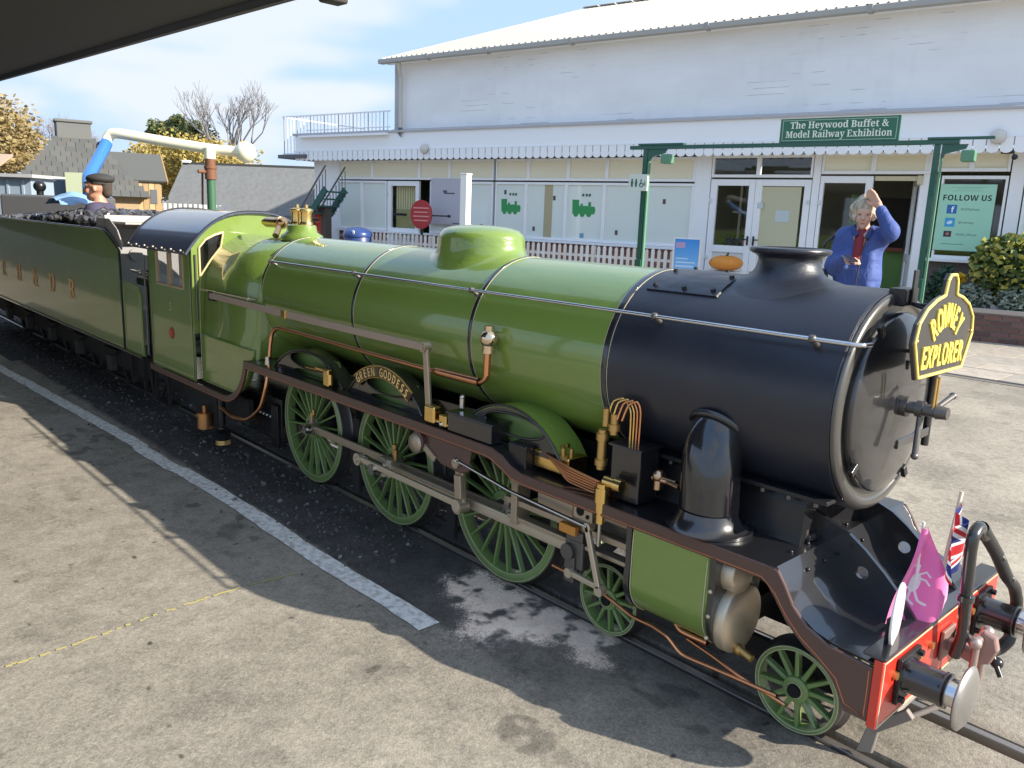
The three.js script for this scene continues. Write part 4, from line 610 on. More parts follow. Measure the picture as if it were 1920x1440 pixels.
// ───────── buffet building ─────────
const BO = [-5.2505, 0, -10.5168], BA = 11.47 * Math.PI / 180;
const bw = (s, y, n) => [BO[0] + s * Math.cos(BA) + n * Math.sin(BA), y, BO[2] - s * Math.sin(BA) + n * Math.cos(BA)];
{
  const b = thing('buffet_building', 'long white two level buffet building with corrugated roof, glazed doors and scalloped fascia', 'building', BO, BA);
  const wallTex = dtex(1024, 512, (i, j) => { const u = i / 1024, v = j / 512; let n = .92 + .16 * (tfbm(u, v, 6, 4) - .5) - .035 * sst(.5, .8, tfbm(u, v * .12, 40, 3)) * sst(.35, .7, tfbm(u + .4, v, 4, 2)); const row = Math.floor(v * 22), fr = v * 22 - row; const st = fr < .09 && tfbm(u * 1, (row + .5) / 22, 20, 2) > .58 && tfbm(u + .2, v * .7, 7, 2) > .60 ? mix(1, .62, sst(.58, .72, tfbm(u, (row + .5) / 22, 20, 2))) : 1; return [s8(.92 * n * st), s8(.92 * n * st), s8(.92 * n * st)]; });
  const wallBump = dtex(64, 512, (i, j) => { const f = (j / 512 * 22) % 1; const v = f < .08 ? 60 : 140 + 60 * (1 - f); return [v, v, v]; }, false);
  const wm = mat([1, 1, 1], .75, 0, { map: rep(wallTex, .16, .45), bumpMap: rep(wallBump, 1, .45), bumpScale: .0018 });
  const wp = mat([.89, .89, .90], .55, 0), wpl = mat([.89, .89, .90], .4), ledgeM = mat([.45, .44, .45], .7), greyM = mat([.40, .39, .36], .6, .1);
  const uvm = (g) => { g = fix(g); const p = g.attributes.position, n = g.attributes.normal, u = g.attributes.uv; for (let i = 0; i < p.count; i++) u.setXY(i, Math.abs(n.getX(i)) > .5 ? p.getZ(i) : p.getX(i), p.getY(i)); return g; };
  P(b, 'upper_wall', [uvm(BB(-8.74, 4.6, 3.1, 4.78, -.2, .18)), uvm(ext([[-8.0, 3.1], [.18, 3.1], [.18, 4.78], [-8, 7.5]].map((p) => [-p[0], p[1]]), 0, .2).rotateY(Math.PI / 2).translate(-8.74, 0, 0)), uvm(BB(4.4, 4.6, 0, 4.7, -9, 0))], wm);
  // corrugated roof
  { const x0 = -8.95, x1 = 4.75, n = Math.round((x1 - x0) / .15) * 8, pos = [], idx = []; const e = [[.42, 4.80], [-8.1, 7.62], [-16.5, 4.8]];
    for (let k = 0; k < 3; k++) for (let i = 0; i <= n; i++) { const x = mix(x0, x1, i / n); pos.push(x, e[k][1] + .042 * Math.sin(i * Math.PI / 4), e[k][0]); }
    for (let k = 0; k < 2; k++) for (let i = 0; i < n; i++) { const a = k * (n + 1) + i, c = a + n + 1; idx.push(a, a + 1, c, c, a + 1, c + 1); }
    const g = new THREE.BufferGeometry(); g.setAttribute('position', new THREE.Float32BufferAttribute(pos, 3)); g.setIndex(idx); g.computeVertexNormals();
    const r = P(b, 'roof', g, mat([.40, .39, .355], .7, 0, { side: THREE.DoubleSide }));
    for (let i = 0; i < 24; i++) P(r, 'ridge_cap', B(.52, .03, .3, x0 + .3 + i * .56, 7.66, -8.1, .01), mat([.5, .48, .43], .7));
    P(r, 'verge_board', [tr(new THREE.BoxGeometry(.06, .14, 8.98), x0 + .06, 6.17, -3.84, Math.atan2(2.82, 8.52))], wp); }
  const gut = P(b, 'gutter', [BB(-8.95, 4.7, 4.70, 4.80, .40, .52, .02)], greyM);
  for (const x of [-7.5, -5.9, -3.9, -1.2, 1.4, 3.6]) P(gut, 'gutter_joint', BB(x - .04, x + .04, 4.685, 4.81, .39, .535, .01), mat([.34, .33, .31], .6));
  P(b, 'eaves_soffit', BB(-8.9, 4.7, 4.72, 4.78, .18, .42), wp);
  const dp = P(b, 'downpipe', [C(.045, 1.12, 'y', -8.44, 3.86, .30), tube([[-8.40, 4.70, .42], [-8.40, 4.58, .40], [-8.44, 4.42, .30]], .045, 16, 10)], mat([.56, .53, .46], .5));
  P(dp, 'outlet', [tube([[-8.44, 3.32, .30], [-8.42, 3.24, .34], [-8.30, 3.18, .40]], .055, 16, 10)], mat([.10, .10, .10], .5));
  P(b, 'ledge', [extX([[.18, 3.33], [.42, 3.27], [.42, 3.235], [.18, 3.235]], -8.74, 4.6), BB(-12.0, -8.74, 3.24, 3.29, -3, .42)], ledgeM);
  P(b, 'fascia', [BB(-11.95, 4.6, 2.80, 3.234, .32, .38), BB(-11.95, -11.9, 2.70, 3.234, -3, .32)], wp);
  P(b, 'canopy_soffit', BB(-11.9, 4.6, 2.78, 2.80, 0, .32), wp);
  { // scalloped valance boards
    const W = .172, g = fix(ext([[-W / 2 + .006, 2.86], [-W / 2 + .006, 2.69], ...arc(0, 2.69, W / 2 - .006, Math.PI, Math.PI * 2, 8, .055), [W / 2 - .006, 2.86]], .382, .40, [], .002));
    const g2 = C(.012, .05, 'y', 0, 2.88, .405, .012, 6);
    const N = Math.floor((4.6 + 11.95) / W); const va = P(b, 'valance', BB(-11.95, 4.6, 2.86, 2.875, .382, .405), wp);
    for (let i = 0; i < N; i++) { const m = new THREE.Mesh(g, i % 3 ? wp : wpl); m.name = 'valance_board'; m.position.x = -11.95 + (i + .5) * W; va.add(m); const k = new THREE.Mesh(new THREE.BoxGeometry(.016, .12, .003), mat([.30, .30, .33], .8)); k.name = 'board_slot'; k.position.set(-11.95 + (i + 1) * W, 2.80, .3995); va.add(k); }
  }
  // lower structure behind
  P(b, 'lower_wall', [BB(-11.7, -10.8, 0, 2.78, -.25, 0), BB(-11.7, -11.5, 0, 3.2, -8, -.25), BB(-11.7, -8.7, 3.18, 3.23, -8, .5), BB(-1.40, -1.10, 0, 2.78, -.12, .02), BB(3.52, 3.70, 0, 2.78, -.12, .02), BB(4.3, 4.6, 0, 2.78, -.12, .02)], wp);
  // brick base under the windows
  const brickMs = [[.24, .105, .075], [.28, .13, .09], [.19, .085, .065], [.25, .12, .10]].map((c) => mat(c, .9));
  const bb = P(b, 'brick_base', BB(-10.78, -1.40, 0, .98, -.2, -.004), mat([.34, .31, .28], .95));
  const bg = fix(B(.212, .062, .02, 0, 0, 0));
  for (let r = 0; r < 6; r++) for (let k = 0; k < 41; k++) { const x = -10.66 + k * .2255 + (r % 2) * .11; if (x > -1.5) continue; const m = new THREE.Mesh(bg, brickMs[(rnd() * 4) | 0]); m.name = 'brick'; m.position.set(x, .945 - r * .075, 0); bb.add(m); }
  P(b, 'base_panel', [BB(2.5, 3.52, 0, 1.05, -.1, 0)], mat([.12, .10, .09], .9));
  // interior
  P(b, 'interior', [BB(-11.5, 4.4, 0, .02, -4, -.2), BB(-11.5, 4.4, 2.7, 2.75, -4, -.2)], mat([.2, .17, .13], .8));
  P(b, 'interior_wall', [BB(-11.5, 4.4, 1.12, 2.7, -3.0, -2.95), BB(-1.6, -1.55, 1.1, 2.7, -3, -.2), BB(3.6, 3.65, 1.1, 2.7, -3, -.2)], mat([.46, .43, .30], .8));
  P(b, 'interior_dado', [BB(-11.5, 4.4, 0, 1.12, -3.0, -2.94), BB(1.62, 2.34, .02, 1.14, -1.3, -1.25), BB(.95, 1.30, .3, 2.1, -1.6, -1.55)], mat([.20, .36, .10], .7));
  P(b, 'interior_dark', [BB(1.25, 2.30, 1.15, 2.05, -1.65, -1.6), BB(-.9, -.6, 1.3, 1.9, -2.9, -2.85)], mat([.03, .022, .018], .7));
  P(b, 'interior_counter', [BB(1.70, 2.3, 1.14, 1.2, -1.35, -1.1)], mat([.30, .07, .04], .6));
  P(b, 'interior_beam', [BB(-.98, -.38, 1.70, 1.74, -.9, -.86), BB(-.86, -.82, 1.1, 2.2, -.9, -.86), BB(-.60, -.56, 1.1, 1.7, -.9, -.86)], mat([.62, .60, .45], .6));
  P(b, 'interior_plant', Array.from({ length: 40 }, () => B(.10, .07, .01, rr(-1, -.6), rr(1.1, 1.3), rr(-.7, -.5), 0, rr(0, 3), rr(0, 3), rr(0, 3))), mat([.03, .08, .03], .8));
  P(b, 'interior_pot', C(.09, .16, 'y', -.47, 1.16, -.4, .11), mat([.42, .20, .12], .8));
  // window bays: frames, mullions, panes, blinds
  const blind = pmat([.76, .81, .75], .5, 0, { clearcoat: .7, clearcoatRoughness: .05 }), cream = pmat([.84, .77, .57], .5, 0, { clearcoat: .6, clearcoatRoughness: .05 });
  const bay = (xs, y0, y1, back, name = 'window') => {
    for (let i = 0; i < xs.length - 1; i++) {
      const w = sub(b, name), a = xs[i], c = xs[i + 1], f = .035;
      P(w, 'frame', [BB(a, a + f, y0, y1, -.03, .045, .006), BB(c - f, c, y0, y1, -.03, .045, .006), BB(a + f, c - f, y0, y0 + .05, -.03, .045, .006), BB(a + f, c - f, y1 - .05, y1, -.03, .045, .006)], wpl);
      P(w, 'pane', BB(a + f - .002, c - f + .002, y0 + .048, y1 - .048, .0, .004), glass);
      if (back) P(w, 'blind', BB(a + f - .002, c - f + .002, y0 + .05, y1 - .05, .0055, .0075), back);
    }
  };
  bay([-10.77, -9.965, -9.13], 1.04, 2.19, blind); bay([-7.76, -6.83, -5.97], 1.04, 2.19, blind);
  bay([-5.91, -5.11, -4.13, -3.25, -2.42, -1.40], 1.04, 2.19, blind); bay([2.62, 3.50], 1.10, 2.34, null); bay([3.72, 4.28], 1.10, 2.34, blind);
  bay([-10.77, -9.6, -8.1, -7.2, -5.97], 2.22, 2.66, cream, 'transom_window'); bay([-5.91, -5.07, -4.1, -3.22, -2.40, -1.40], 2.22, 2.66, cream, 'transom_window');
  bay([-1.08, -.24, .68], 2.30, 2.68, null, 'transom_window'); bay([.82, 1.62, 2.46], 2.36, 2.70, cream, 'transom_window'); bay([2.55, 3.0, 3.50], 2.40, 2.70, cream, 'transom_window');
  P(b, 'window_sill', [BB(-10.8, -1.38, .985, 1.035, -.05, .10, .008), BB(2.55, 3.52, 1.05, 1.10, -.05, .10, .008)], wpl);
  P(b, 'curtain', BB(-4.66, -4.46, 1.06, 2.14, .009, .011), mat([.45, .39, .24], .9));
  // doors
  const door = (a, c, y1, dark, glz = [.12, .11]) => {
    const d = sub(b, 'door'), y0 = .02;
    P(d, 'frame', [BB(a, a + glz[0], y0, y1, -.03, .035, .006), BB(c - glz[1], c, y0, y1, -.03, .035, .006), BB(a + glz[0], c - glz[1], y1 - .11, y1, -.03, .035, .006), BB(a + glz[0], c - glz[1], 1.0, 1.12, -.03, .035, .006), BB(a + glz[0], c - glz[1], y0, .16, -.03, .035, .006)], wpl);
    P(d, 'glass_panel', [BB(a + glz[0], c - glz[1], 1.12, y1 - .11, .0, .004)], glass);
    P(d, 'lower_panel', [BB(a + glz[0], c - glz[1], .16, 1.0, -.01, .01)], mat([.70, .72, .68], .5));
    P(d, 'handle', [B(.03, .16, .02, dark ? a + .05 : c - .05, 1.22, .045, .004), B(.10, .02, .02, dark ? a + .09 : c - .09, 1.24, .065, .004)], blackDull);
    P(d, 'hinge', [1.9, .9].map((y) => B(.05, .07, .03, dark ? c - .02 : a + .02, y, .045, .006)), mat([.7, .7, .72], .4));
  };
  door(-9.10, -8.10, 2.19, false); door(-1.08, -.27, 2.27, false); door(-.265, .68, 2.27, true); door(.82, 1.64, 2.33, false, [.06, .11]);
  P(b, 'door_blind', BB(-.16, .52, 1.1, 2.15, .0055, .0075), mat([.56, .53, .36], .8));
  P(b, 'door_blind', BB(-8.95, -8.25, 1.1, 2.1, -.12, -.11), mat([.42, .38, .17], .8));
  P(b, 'door_blind_slat', Array.from({ length: 9 }, (_, i) => BB(-8.92 + i * .075, -8.885 + i * .075, 1.55, 2.08, -.11, -.10)), mat([.68, .66, .42], .8));
  P(b, 'door_bar', BB(-8.88, -8.45, 1.40, 1.46, .05, .08, .01), blackDull);
  P(b, 'door_sticker', [BB(.12, .36, 1.56, 1.76, .010, .012), BB(-.2, -.1, 1.78, 1.88, .03, .04)], mat([.55, .62, .62], .5));
  P(b, 'door_post', [BB(.69, .81, 0, 2.70, -.04, .03, .005), BB(2.36, 2.54, 0, 2.72, -.05, .02, .005)], wpl);
  { const d = sub(b, 'door'); d.position.set(2.36, 0, .02); d.rotation.y = -1.25; P(d, 'frame', [BB(-.74, -.63, .02, 2.32, -.03, .03, .006), BB(-.11, 0, .02, 2.32, -.03, .03, .006), BB(-.63, -.11, 2.2, 2.32, -.03, .03, .006), BB(-.63, -.11, 1.0, 1.12, -.03, .03, .006), BB(-.63, -.11, .02, .16, -.03, .03, .006)], wpl); P(d, 'glass_panel', BB(-.63, -.11, 1.12, 2.2, 0, .004), glass); P(d, 'lower_panel', BB(-.63, -.11, .16, 1.0, -.01, .01), wp); P(d, 'handle', B(.03, .16, .05, -.69, 1.25, .04, .004), blackDull); }
  P(b, 'door_closer', [BB(1.66, 2.34, 2.26, 2.33, -.04, .02), BB(2.28, 2.36, 2.2, 2.34, .0, .06, .01)], mat([.62, .54, .36], .6));
  // train shaped window stickers: plain green engine outline
  for (const [x, y, k] of [[-5.51, 1.70, 1], [-3.72, 1.71, 1.06]]) { const o = [[-.24, -.12], [.24, -.12], [.26, -.04], [.24, .02], [.16, .02], [.16, .10], [.10, .10], [.10, .03], [-.02, .03], [-.02, .07], [-.07, .07], [-.07, .03], [-.10, .03], [-.10, .14], [-.25, .14]].map((p) => [x + p[0] * k, y + p[1] * k]); P(b, 'window_sticker', [ext(o, .010, .012), ...[-.16, -.02, .12].map((q) => C(.055 * k, .002, 'z', x + q * k, y - .12 * k, .0112))], mat([.035, .30, .09], .6)); P(b, 'window_lettering', [-.02, .06, .13].map((q) => B(.05, .05, .002, x + q, y + .24, .0112)), mat([.05, .12, .07], .6)); }
  P(b, 'window_sticker', [[-6.28, 1.25], [-5.66, 1.98], [-4.9, 1.25], [-4.42, 1.88], [-2.95, 1.25], [-1.98, 1.86]].map(([x, y]) => B(.06, .09, .002, x, y, .0112)), mat([.10, .07, .07], .6));
  P(b, 'window_sticker', [B(.09, .09, .002, -3.73, 1.16, .0112)], mat([.15, .35, .55], .6));
  // notices and lamps
  P(b, 'notice_board', [BB(-7.70, -6.80, 1.25, 2.25, .05, .075, .004)], mat([.50, .49, .54], .6));
  P(b, 'notice_mark', [B(.30, .03, .003, -7.15, 1.93, .078), B(.12, .05, .003, -7.28, 1.97, .078), B(.2, .02, .003, -6.95, 1.28, .078)], mat([.1, .1, .12], .6));
  for (const x of [-7.6, 3.32]) P(b, 'wall_lamp', [latheZ([[0, .10], [.07, .09], [.10, .05], [.105, .0], [0, 0]], 24).translate(x, 2.86, .405)], mat([.62, .60, .56], .5));
  P(b, 'security_camera', [B(.16, .07, .07, 3.46, 2.66, .35, .01), C(.03, .10, 'y', 3.40, 2.72, .32), S(.04, 3.56, 2.58, .36)], blackDull);
  // roof terrace railing at the left end
  const rail = sub(b, 'terrace_railing');
  P(rail, 'rail', [BB(-12.5, -8.75, 3.70, 3.73, .30, .33), BB(-12.5, -12.47, 3.70, 3.73, -2.5, .3), BB(-11.6, -8.75, 3.36, 3.38, .30, .33), BB(-12.5, -12.0, 2.80, 2.83, .30, .33)], wpl);
  for (let i = 0; i < 30; i++) { const x = -12.45 + i * .125, y0 = x < -11.9 ? 2.80 : 3.29; P(rail, 'baluster', BB(x - .008, x + .008, y0, 3.70, .307, .323), i % 4 ? wpl : mat([.25, .27, .28], .6)); }
  P(b, 'landing', [BB(-12.55, -11.5, 2.70, 2.79, -2.5, .45)], mat([.12, .12, .13], .7));
}
{ // metal staircase
  const t = thing('metal_staircase', 'steep dark green metal staircase with grey balusters at the end of the buffet', 'staircase', BO, BA);
  const gm = mat([.02, .10, .085], .5), bm = mat([.16, .16, .16], .5, .3);
  const a = [-11.75, -.12], c = [-9.98, 1.95];
  for (const n of [.55, 1.15]) { P(t, 'stringer', bar([a[0], a[1] + .15], c, .16, .05, n), gm); P(t, 'handrail', rod([a[0] + .3, .4 + .45, n], [c[0] + .0, c[1] + .52, n], .022), bm);
    for (let i = 0; i < 15; i++) { const q = i / 14, x = mix(a[0] + .3, c[0], q), y = mix(.4, c[1], q); P(t, 'baluster', C(.011, .62, 'y', x, y + .12, n, .011, 6), bm); } }
  for (let i = 0; i < 12; i++) P(t, 'tread', BB(mix(a[0], c[0], i / 12) + .06, mix(a[0], c[0], i / 12) + .26, .05 + i * .165, .085 + i * .165, .56, 1.14), gm);
}
{ // green frame, sign, toilets sign
  const t = thing('sign_frame', 'dark green iron frame of two posts and a beam before the buffet doors', 'frame', BO, BA), gm = pmat([.012, .085, .055], .35, 0, { clearcoat: .4 }), lg = pmat([.11, .26, .16], .4, 0);
  P(t, 'beam', BB(-1.42, 3.14, 2.575, 2.63, 2.46, 2.54, .006), gm);
  for (const x of [-1.15, 2.90]) { P(t, 'post', [BB(x - .036, x + .036, 0, 2.574, 2.464, 2.536, .008), BB(x - .055, x + .055, 0, .9, 2.445, 2.555, .01)], gm);
    P(t, 'bracket', [ext([[x + .052, 2.574], [x + .052, 2.35], [x + .10, 2.46], [x + .32, 2.52], [x + .34, 2.574]], 2.48, 2.52), BB(x - .12, x + .62, 2.632, 2.66, 2.45, 2.55)], gm); P(t, 'cap', [BB(x + .28, x + .44, 2.36, 2.50, 2.42, 2.58, .02), BB(x + .052, x + .075, .3, 2.4, 2.47, 2.53)], lg); }
  const s = thing('buffet_sign', 'dark green name board with cream lettering above the iron beam', 'sign', bw(1.665, 2.632, 2.5), BA);
  P(s, 'board', BB(-.77, .77, 0, .315, -.02, .02, .004), pmat([.010, .12, .058], .4, 0, { clearcoat: .5 }));
  P(s, 'border', [BB(-.735, .735, .287, .293, .0205, .0225), BB(-.735, .735, .022, .028, .0205, .0225), BB(-.735, -.729, .03, .285, .0205, .0225), BB(.729, .735, .03, .285, .0205, .0225)], mat([.5, .62, .5], .5));
  P(s, 'lettering', [txt('The Heywood Buffet &', .088, .003, serif).scale(.92, 1, 1).translate(0, .215, .0205), txt('Model Railway Exhibition', .088, .003, serif).scale(.86, 1, 1).translate(0, .095, .0205)], mat([.78, .82, .70], .5));
  const q = thing('toilets_sign', 'small pale sign with dark toilet figures fixed to the left green post', 'sign', bw(-1.21, 1.95, 2.58), BA);
  P(q, 'board', BB(-.16, .16, 0, .25, -.02, .02, .004), mat([.62, .68, .60], .5));
  P(q, 'pictogram', [-.10, -.03].flatMap((x) => [C(.015, .004, 'z', x, .165, .022), ext([[x - .02, .145], [x + .02, .145], [x + .012, .06], [x - .012, .06]], .0205, .0235)]).concat([C(.013, .004, 'z', .055, .16, .022), new THREE.TorusGeometry(.03, .006, 6, 20).translate(.06, .09, .022), B(.012, .05, .004, .05, .12, .022)]), mat([.02, .10, .07], .6));
  P(q, 'pictogram', [B(.04, .04, .004, .115, .10, .022), B(.012, .05, .004, .115, .13, .022)], mat([.25, .30, .27], .6));
}
{ // picket fence
  const t = thing('picket_fence', 'low white picket fence along the brick base of the buffet', 'fence', BO, BA), wpk = mat([.74, .72, .69], .6), wps = mat([.70, .62, .56], .65);
  P(t, 'fence_rail', [BB(-8.9, -.95, .25, .31, .96, .99), BB(-8.9, -.95, .80, .85, .96, .99)], wpk);
  const g = fix(ext([[-.031, .06], [.031, .06], [.031, .99], [0, 1.02], [-.031, .99]], .99, 1.008, [], .002));
  for (let x = -8.85; x < -1.0; x += .122) { const m = new THREE.Mesh(g, rnd() < .5 ? wpk : wps); m.name = 'picket'; m.position.set(x, rr(-.008, .008), 0); t.add(m); }
  for (const x of [-8.9, -6.9, -4.9, -2.9, -.95]) P(t, 'post', BB(x - .04, x + .04, 0, 1.0, .9, .957, .004), wpk);
}
// street things before the buffet
{
  let t = thing('round_sign', 'round red notice disc with pale lines before the white notice board', 'sign', bw(-7.55, 0, .55), BA);
  P(t, 'disc', C(.315, .03, 'z', 0, 1.45, 0, .315, 40), pmat([.42, .02, .025], .4, 0, { clearcoat: .4 }));
  P(t, 'print', [.14, .05, -.04, -.13].map((y, i) => B(i % 2 ? .40 : .46, .028, .003, 0, 1.45 + y, .0165)), mat([.72, .28, .26], .5));
  P(t, 'arm', [BB(.30, .84, 1.42, 1.45, -.015, .01), C(.03, .05, 'z', .80, 1.435, 0)], blackDull); P(t, 'post', C(.03, 1.2, 'y', 0, .6, -.02), blackDull);
  t = thing('white_post', 'plain white square post standing before the buffet windows', 'post', bw(-5.12, 0, 2), BA);
  P(t, 'shaft', BB(-.075, .075, 0, 2.22, -.075, .075, .006), mat([.84, .84, .80], .4)); P(t, 'cap', BB(-.085, .085, 2.222, 2.245, -.085, .085, .006), mat([.84, .84, .80], .4));
  t = thing('notice_cabinet', 'dark wooden notice cabinet with a red panel beside the staircase', 'cabinet', bw(-10.6, 0, .85), BA);
  P(t, 'case', [BB(-.37, .37, .62, 1.50, -.1, .1, .01), BB(-.40, .40, 1.5, 1.54, -.13, .13, .006)], mat([.085, .07, .06], .7)); P(t, 'red_panel', BB(-.25, .22, .74, 1.40, .101, .11, .003), mat([.50, .045, .035], .5)); P(t, 'print', [1.28, 1.18, .95].map((y) => B(.34, .03, .003, -.015, y, .112)), mat([.65, .30, .24], .6)); P(t, 'leg', [BB(-.35, -.29, 0, .62, -.05, .05), BB(.29, .35, 0, .62, -.05, .05)], mat([.085, .07, .06], .7));
  t = thing('litter_bin', 'blue domed litter bin behind the boiler by the picket fence', 'bin', bw(-8.03, 0, 2), BA);
  P(t, 'body', lathe([[0, 0], [.27, 0], [.29, .05], [.29, .95], [0, .95]], 32), mat([.02, .045, .16], .4)); P(t, 'lid', lathe([[.31, .95], [.31, 1.0], [.29, 1.06], [.2, 1.12], [.05, 1.145], [0, 1.145]], 32), pmat([.02, .05, .19], .3, 0, { clearcoat: .5 })); P(t, 'badge', C(.045, .01, 'z', .14, 1.04, .265), white);
  t = thing('poster_board', 'white framed pavement board with a blue sky poster beside the doors', 'board', bw(-.93, 0, 1.2), BA);
  const c = document.createElement('canvas'); c.width = 160; c.height = 300; const g = c.getContext('2d'), lg = g.createLinearGradient(0, 0, 0, 300); lg.addColorStop(0, '#3d8fe0'); lg.addColorStop(.35, '#78b4ec'); lg.addColorStop(.75, '#c3d6ec'); lg.addColorStop(1, '#e6d8dc'); g.fillStyle = lg; g.fillRect(0, 0, 160, 300); g.fillStyle = 'rgba(214,160,190,.8)'; g.fillRect(8, 14, 60, 26); g.fillStyle = 'rgba(255,255,255,.55)'; for (let i = 0; i < 7; i++) g.fillRect(12, 84 + i * 17, 70 + 60 * rnd(), 6);
  const pt = new THREE.CanvasTexture(c); pt.colorSpace = THREE.SRGBColorSpace;
  P(t, 'frame', [BB(-.25, .25, .04, 1.24, -.03, .0, .006), BB(-.25, -.23, .04, 1.24, .0, .012), BB(.23, .25, .04, 1.24, 0, .012), BB(-.25, .25, .0, .05, -.2, .2, .006)], white); P(t, 'poster', tr(new THREE.PlaneGeometry(.44, 1.12), 0, .66, .004), mat([1, 1, 1], .4, 0, { map: pt }));
  t = thing('side_table', 'low white table set against the left hand door', 'table', bw(-.32, 0, .95), BA);
  P(t, 'table_top', BB(-.42, .42, .69, .72, -.3, .3, .006), white); for (const [x, z] of [[-.37, .25], [.37, .25], [-.37, -.25], [.37, -.25]]) P(t, 'leg', BB(x - .02, x + .02, 0, .69, z - .02, z + .02), white);
  { const pg = new THREE.SphereGeometry(.27, 48, 24), p = pg.attributes.position; for (let i = 0; i < p.count; i++) { const x = p.getX(i), y = p.getY(i), z = p.getZ(i), a = Math.atan2(z, x), k = (1 + .045 * Math.abs(Math.cos(a * 5)) ) * (1 - .0); p.setXYZ(i, x * k, y * .50 - .03 * Math.exp(-(x * x + z * z) / .006) * Math.sign(y), z * k); } pg.computeVertexNormals();
    t = thing('pumpkin', 'large orange pumpkin on the white table beside the doors', 'pumpkin', bw(-.32, .72, .95)); P(t, 'fruit', pg.translate(0, .135, 0), mat([.62, .235, .025], .5)); P(t, 'stalk', rod([0, .24, 0], [.04, .31, .01], .025, .018, 7), mat([.14, .13, .06], .8)); }
  { const c2 = document.createElement('canvas'); c2.width = 360; c2.height = 490; const h = c2.getContext('2d'); h.fillStyle = '#a9dcc0'; h.fillRect(0, 0, 360, 490); h.fillStyle = '#8cc0a6'; h.fillRect(60, 18, 240, 5); h.fillRect(110, 30, 150, 4); h.fillRect(80, 44, 200, 4); h.fillStyle = '#17242a'; h.font = 'bold 58px sans-serif'; h.textAlign = 'center'; h.fillText('FOLLOW US', 180, 118, 330);
    h.fillStyle = '#2f6fb4'; h.fillRect(58, 150, 66, 66); h.fillStyle = '#fff'; h.font = 'bold 58px sans-serif'; h.fillText('f', 96, 206); h.fillStyle = '#3fa2d6'; h.fillRect(56, 248, 66, 66); h.fillStyle = '#d6eef8'; h.beginPath(); h.ellipse(89, 282, 20, 13, -.4, 0, 7); h.fill(); h.fillStyle = '#3a3a3e'; h.fillRect(58, 346, 52, 44); h.fillStyle = '#b5736a'; h.beginPath(); h.arc(84, 368, 12, 0, 7); h.fill();
    h.textAlign = 'left'; h.fillStyle = '#3a5a55'; h.font = '22px sans-serif'; h.fillText('/RHDRailway', 146, 190); h.fillText('@rhdrway', 146, 288); h.fillText('RHDR_Official', 140, 378); h.fillStyle = '#6f9f8d'; h.fillRect(50, 440, 150, 6);
    const ft = new THREE.CanvasTexture(c2); ft.colorSpace = THREE.SRGBColorSpace; const q = thing('follow_poster', 'mint green poster reading FOLLOW US in the right hand window', 'poster', bw(3.0, 1.23, .05), BA); P(q, 'sheet', tr(new THREE.PlaneGeometry(.74, .98), 0, .49, .0065), mat([1, 1, 1], .6, 0, { map: ft })); P(q, 'backing', BB(-.375, .375, -.005, .985, -.004, .004), mat([.4, .55, .47], .6)); }
}
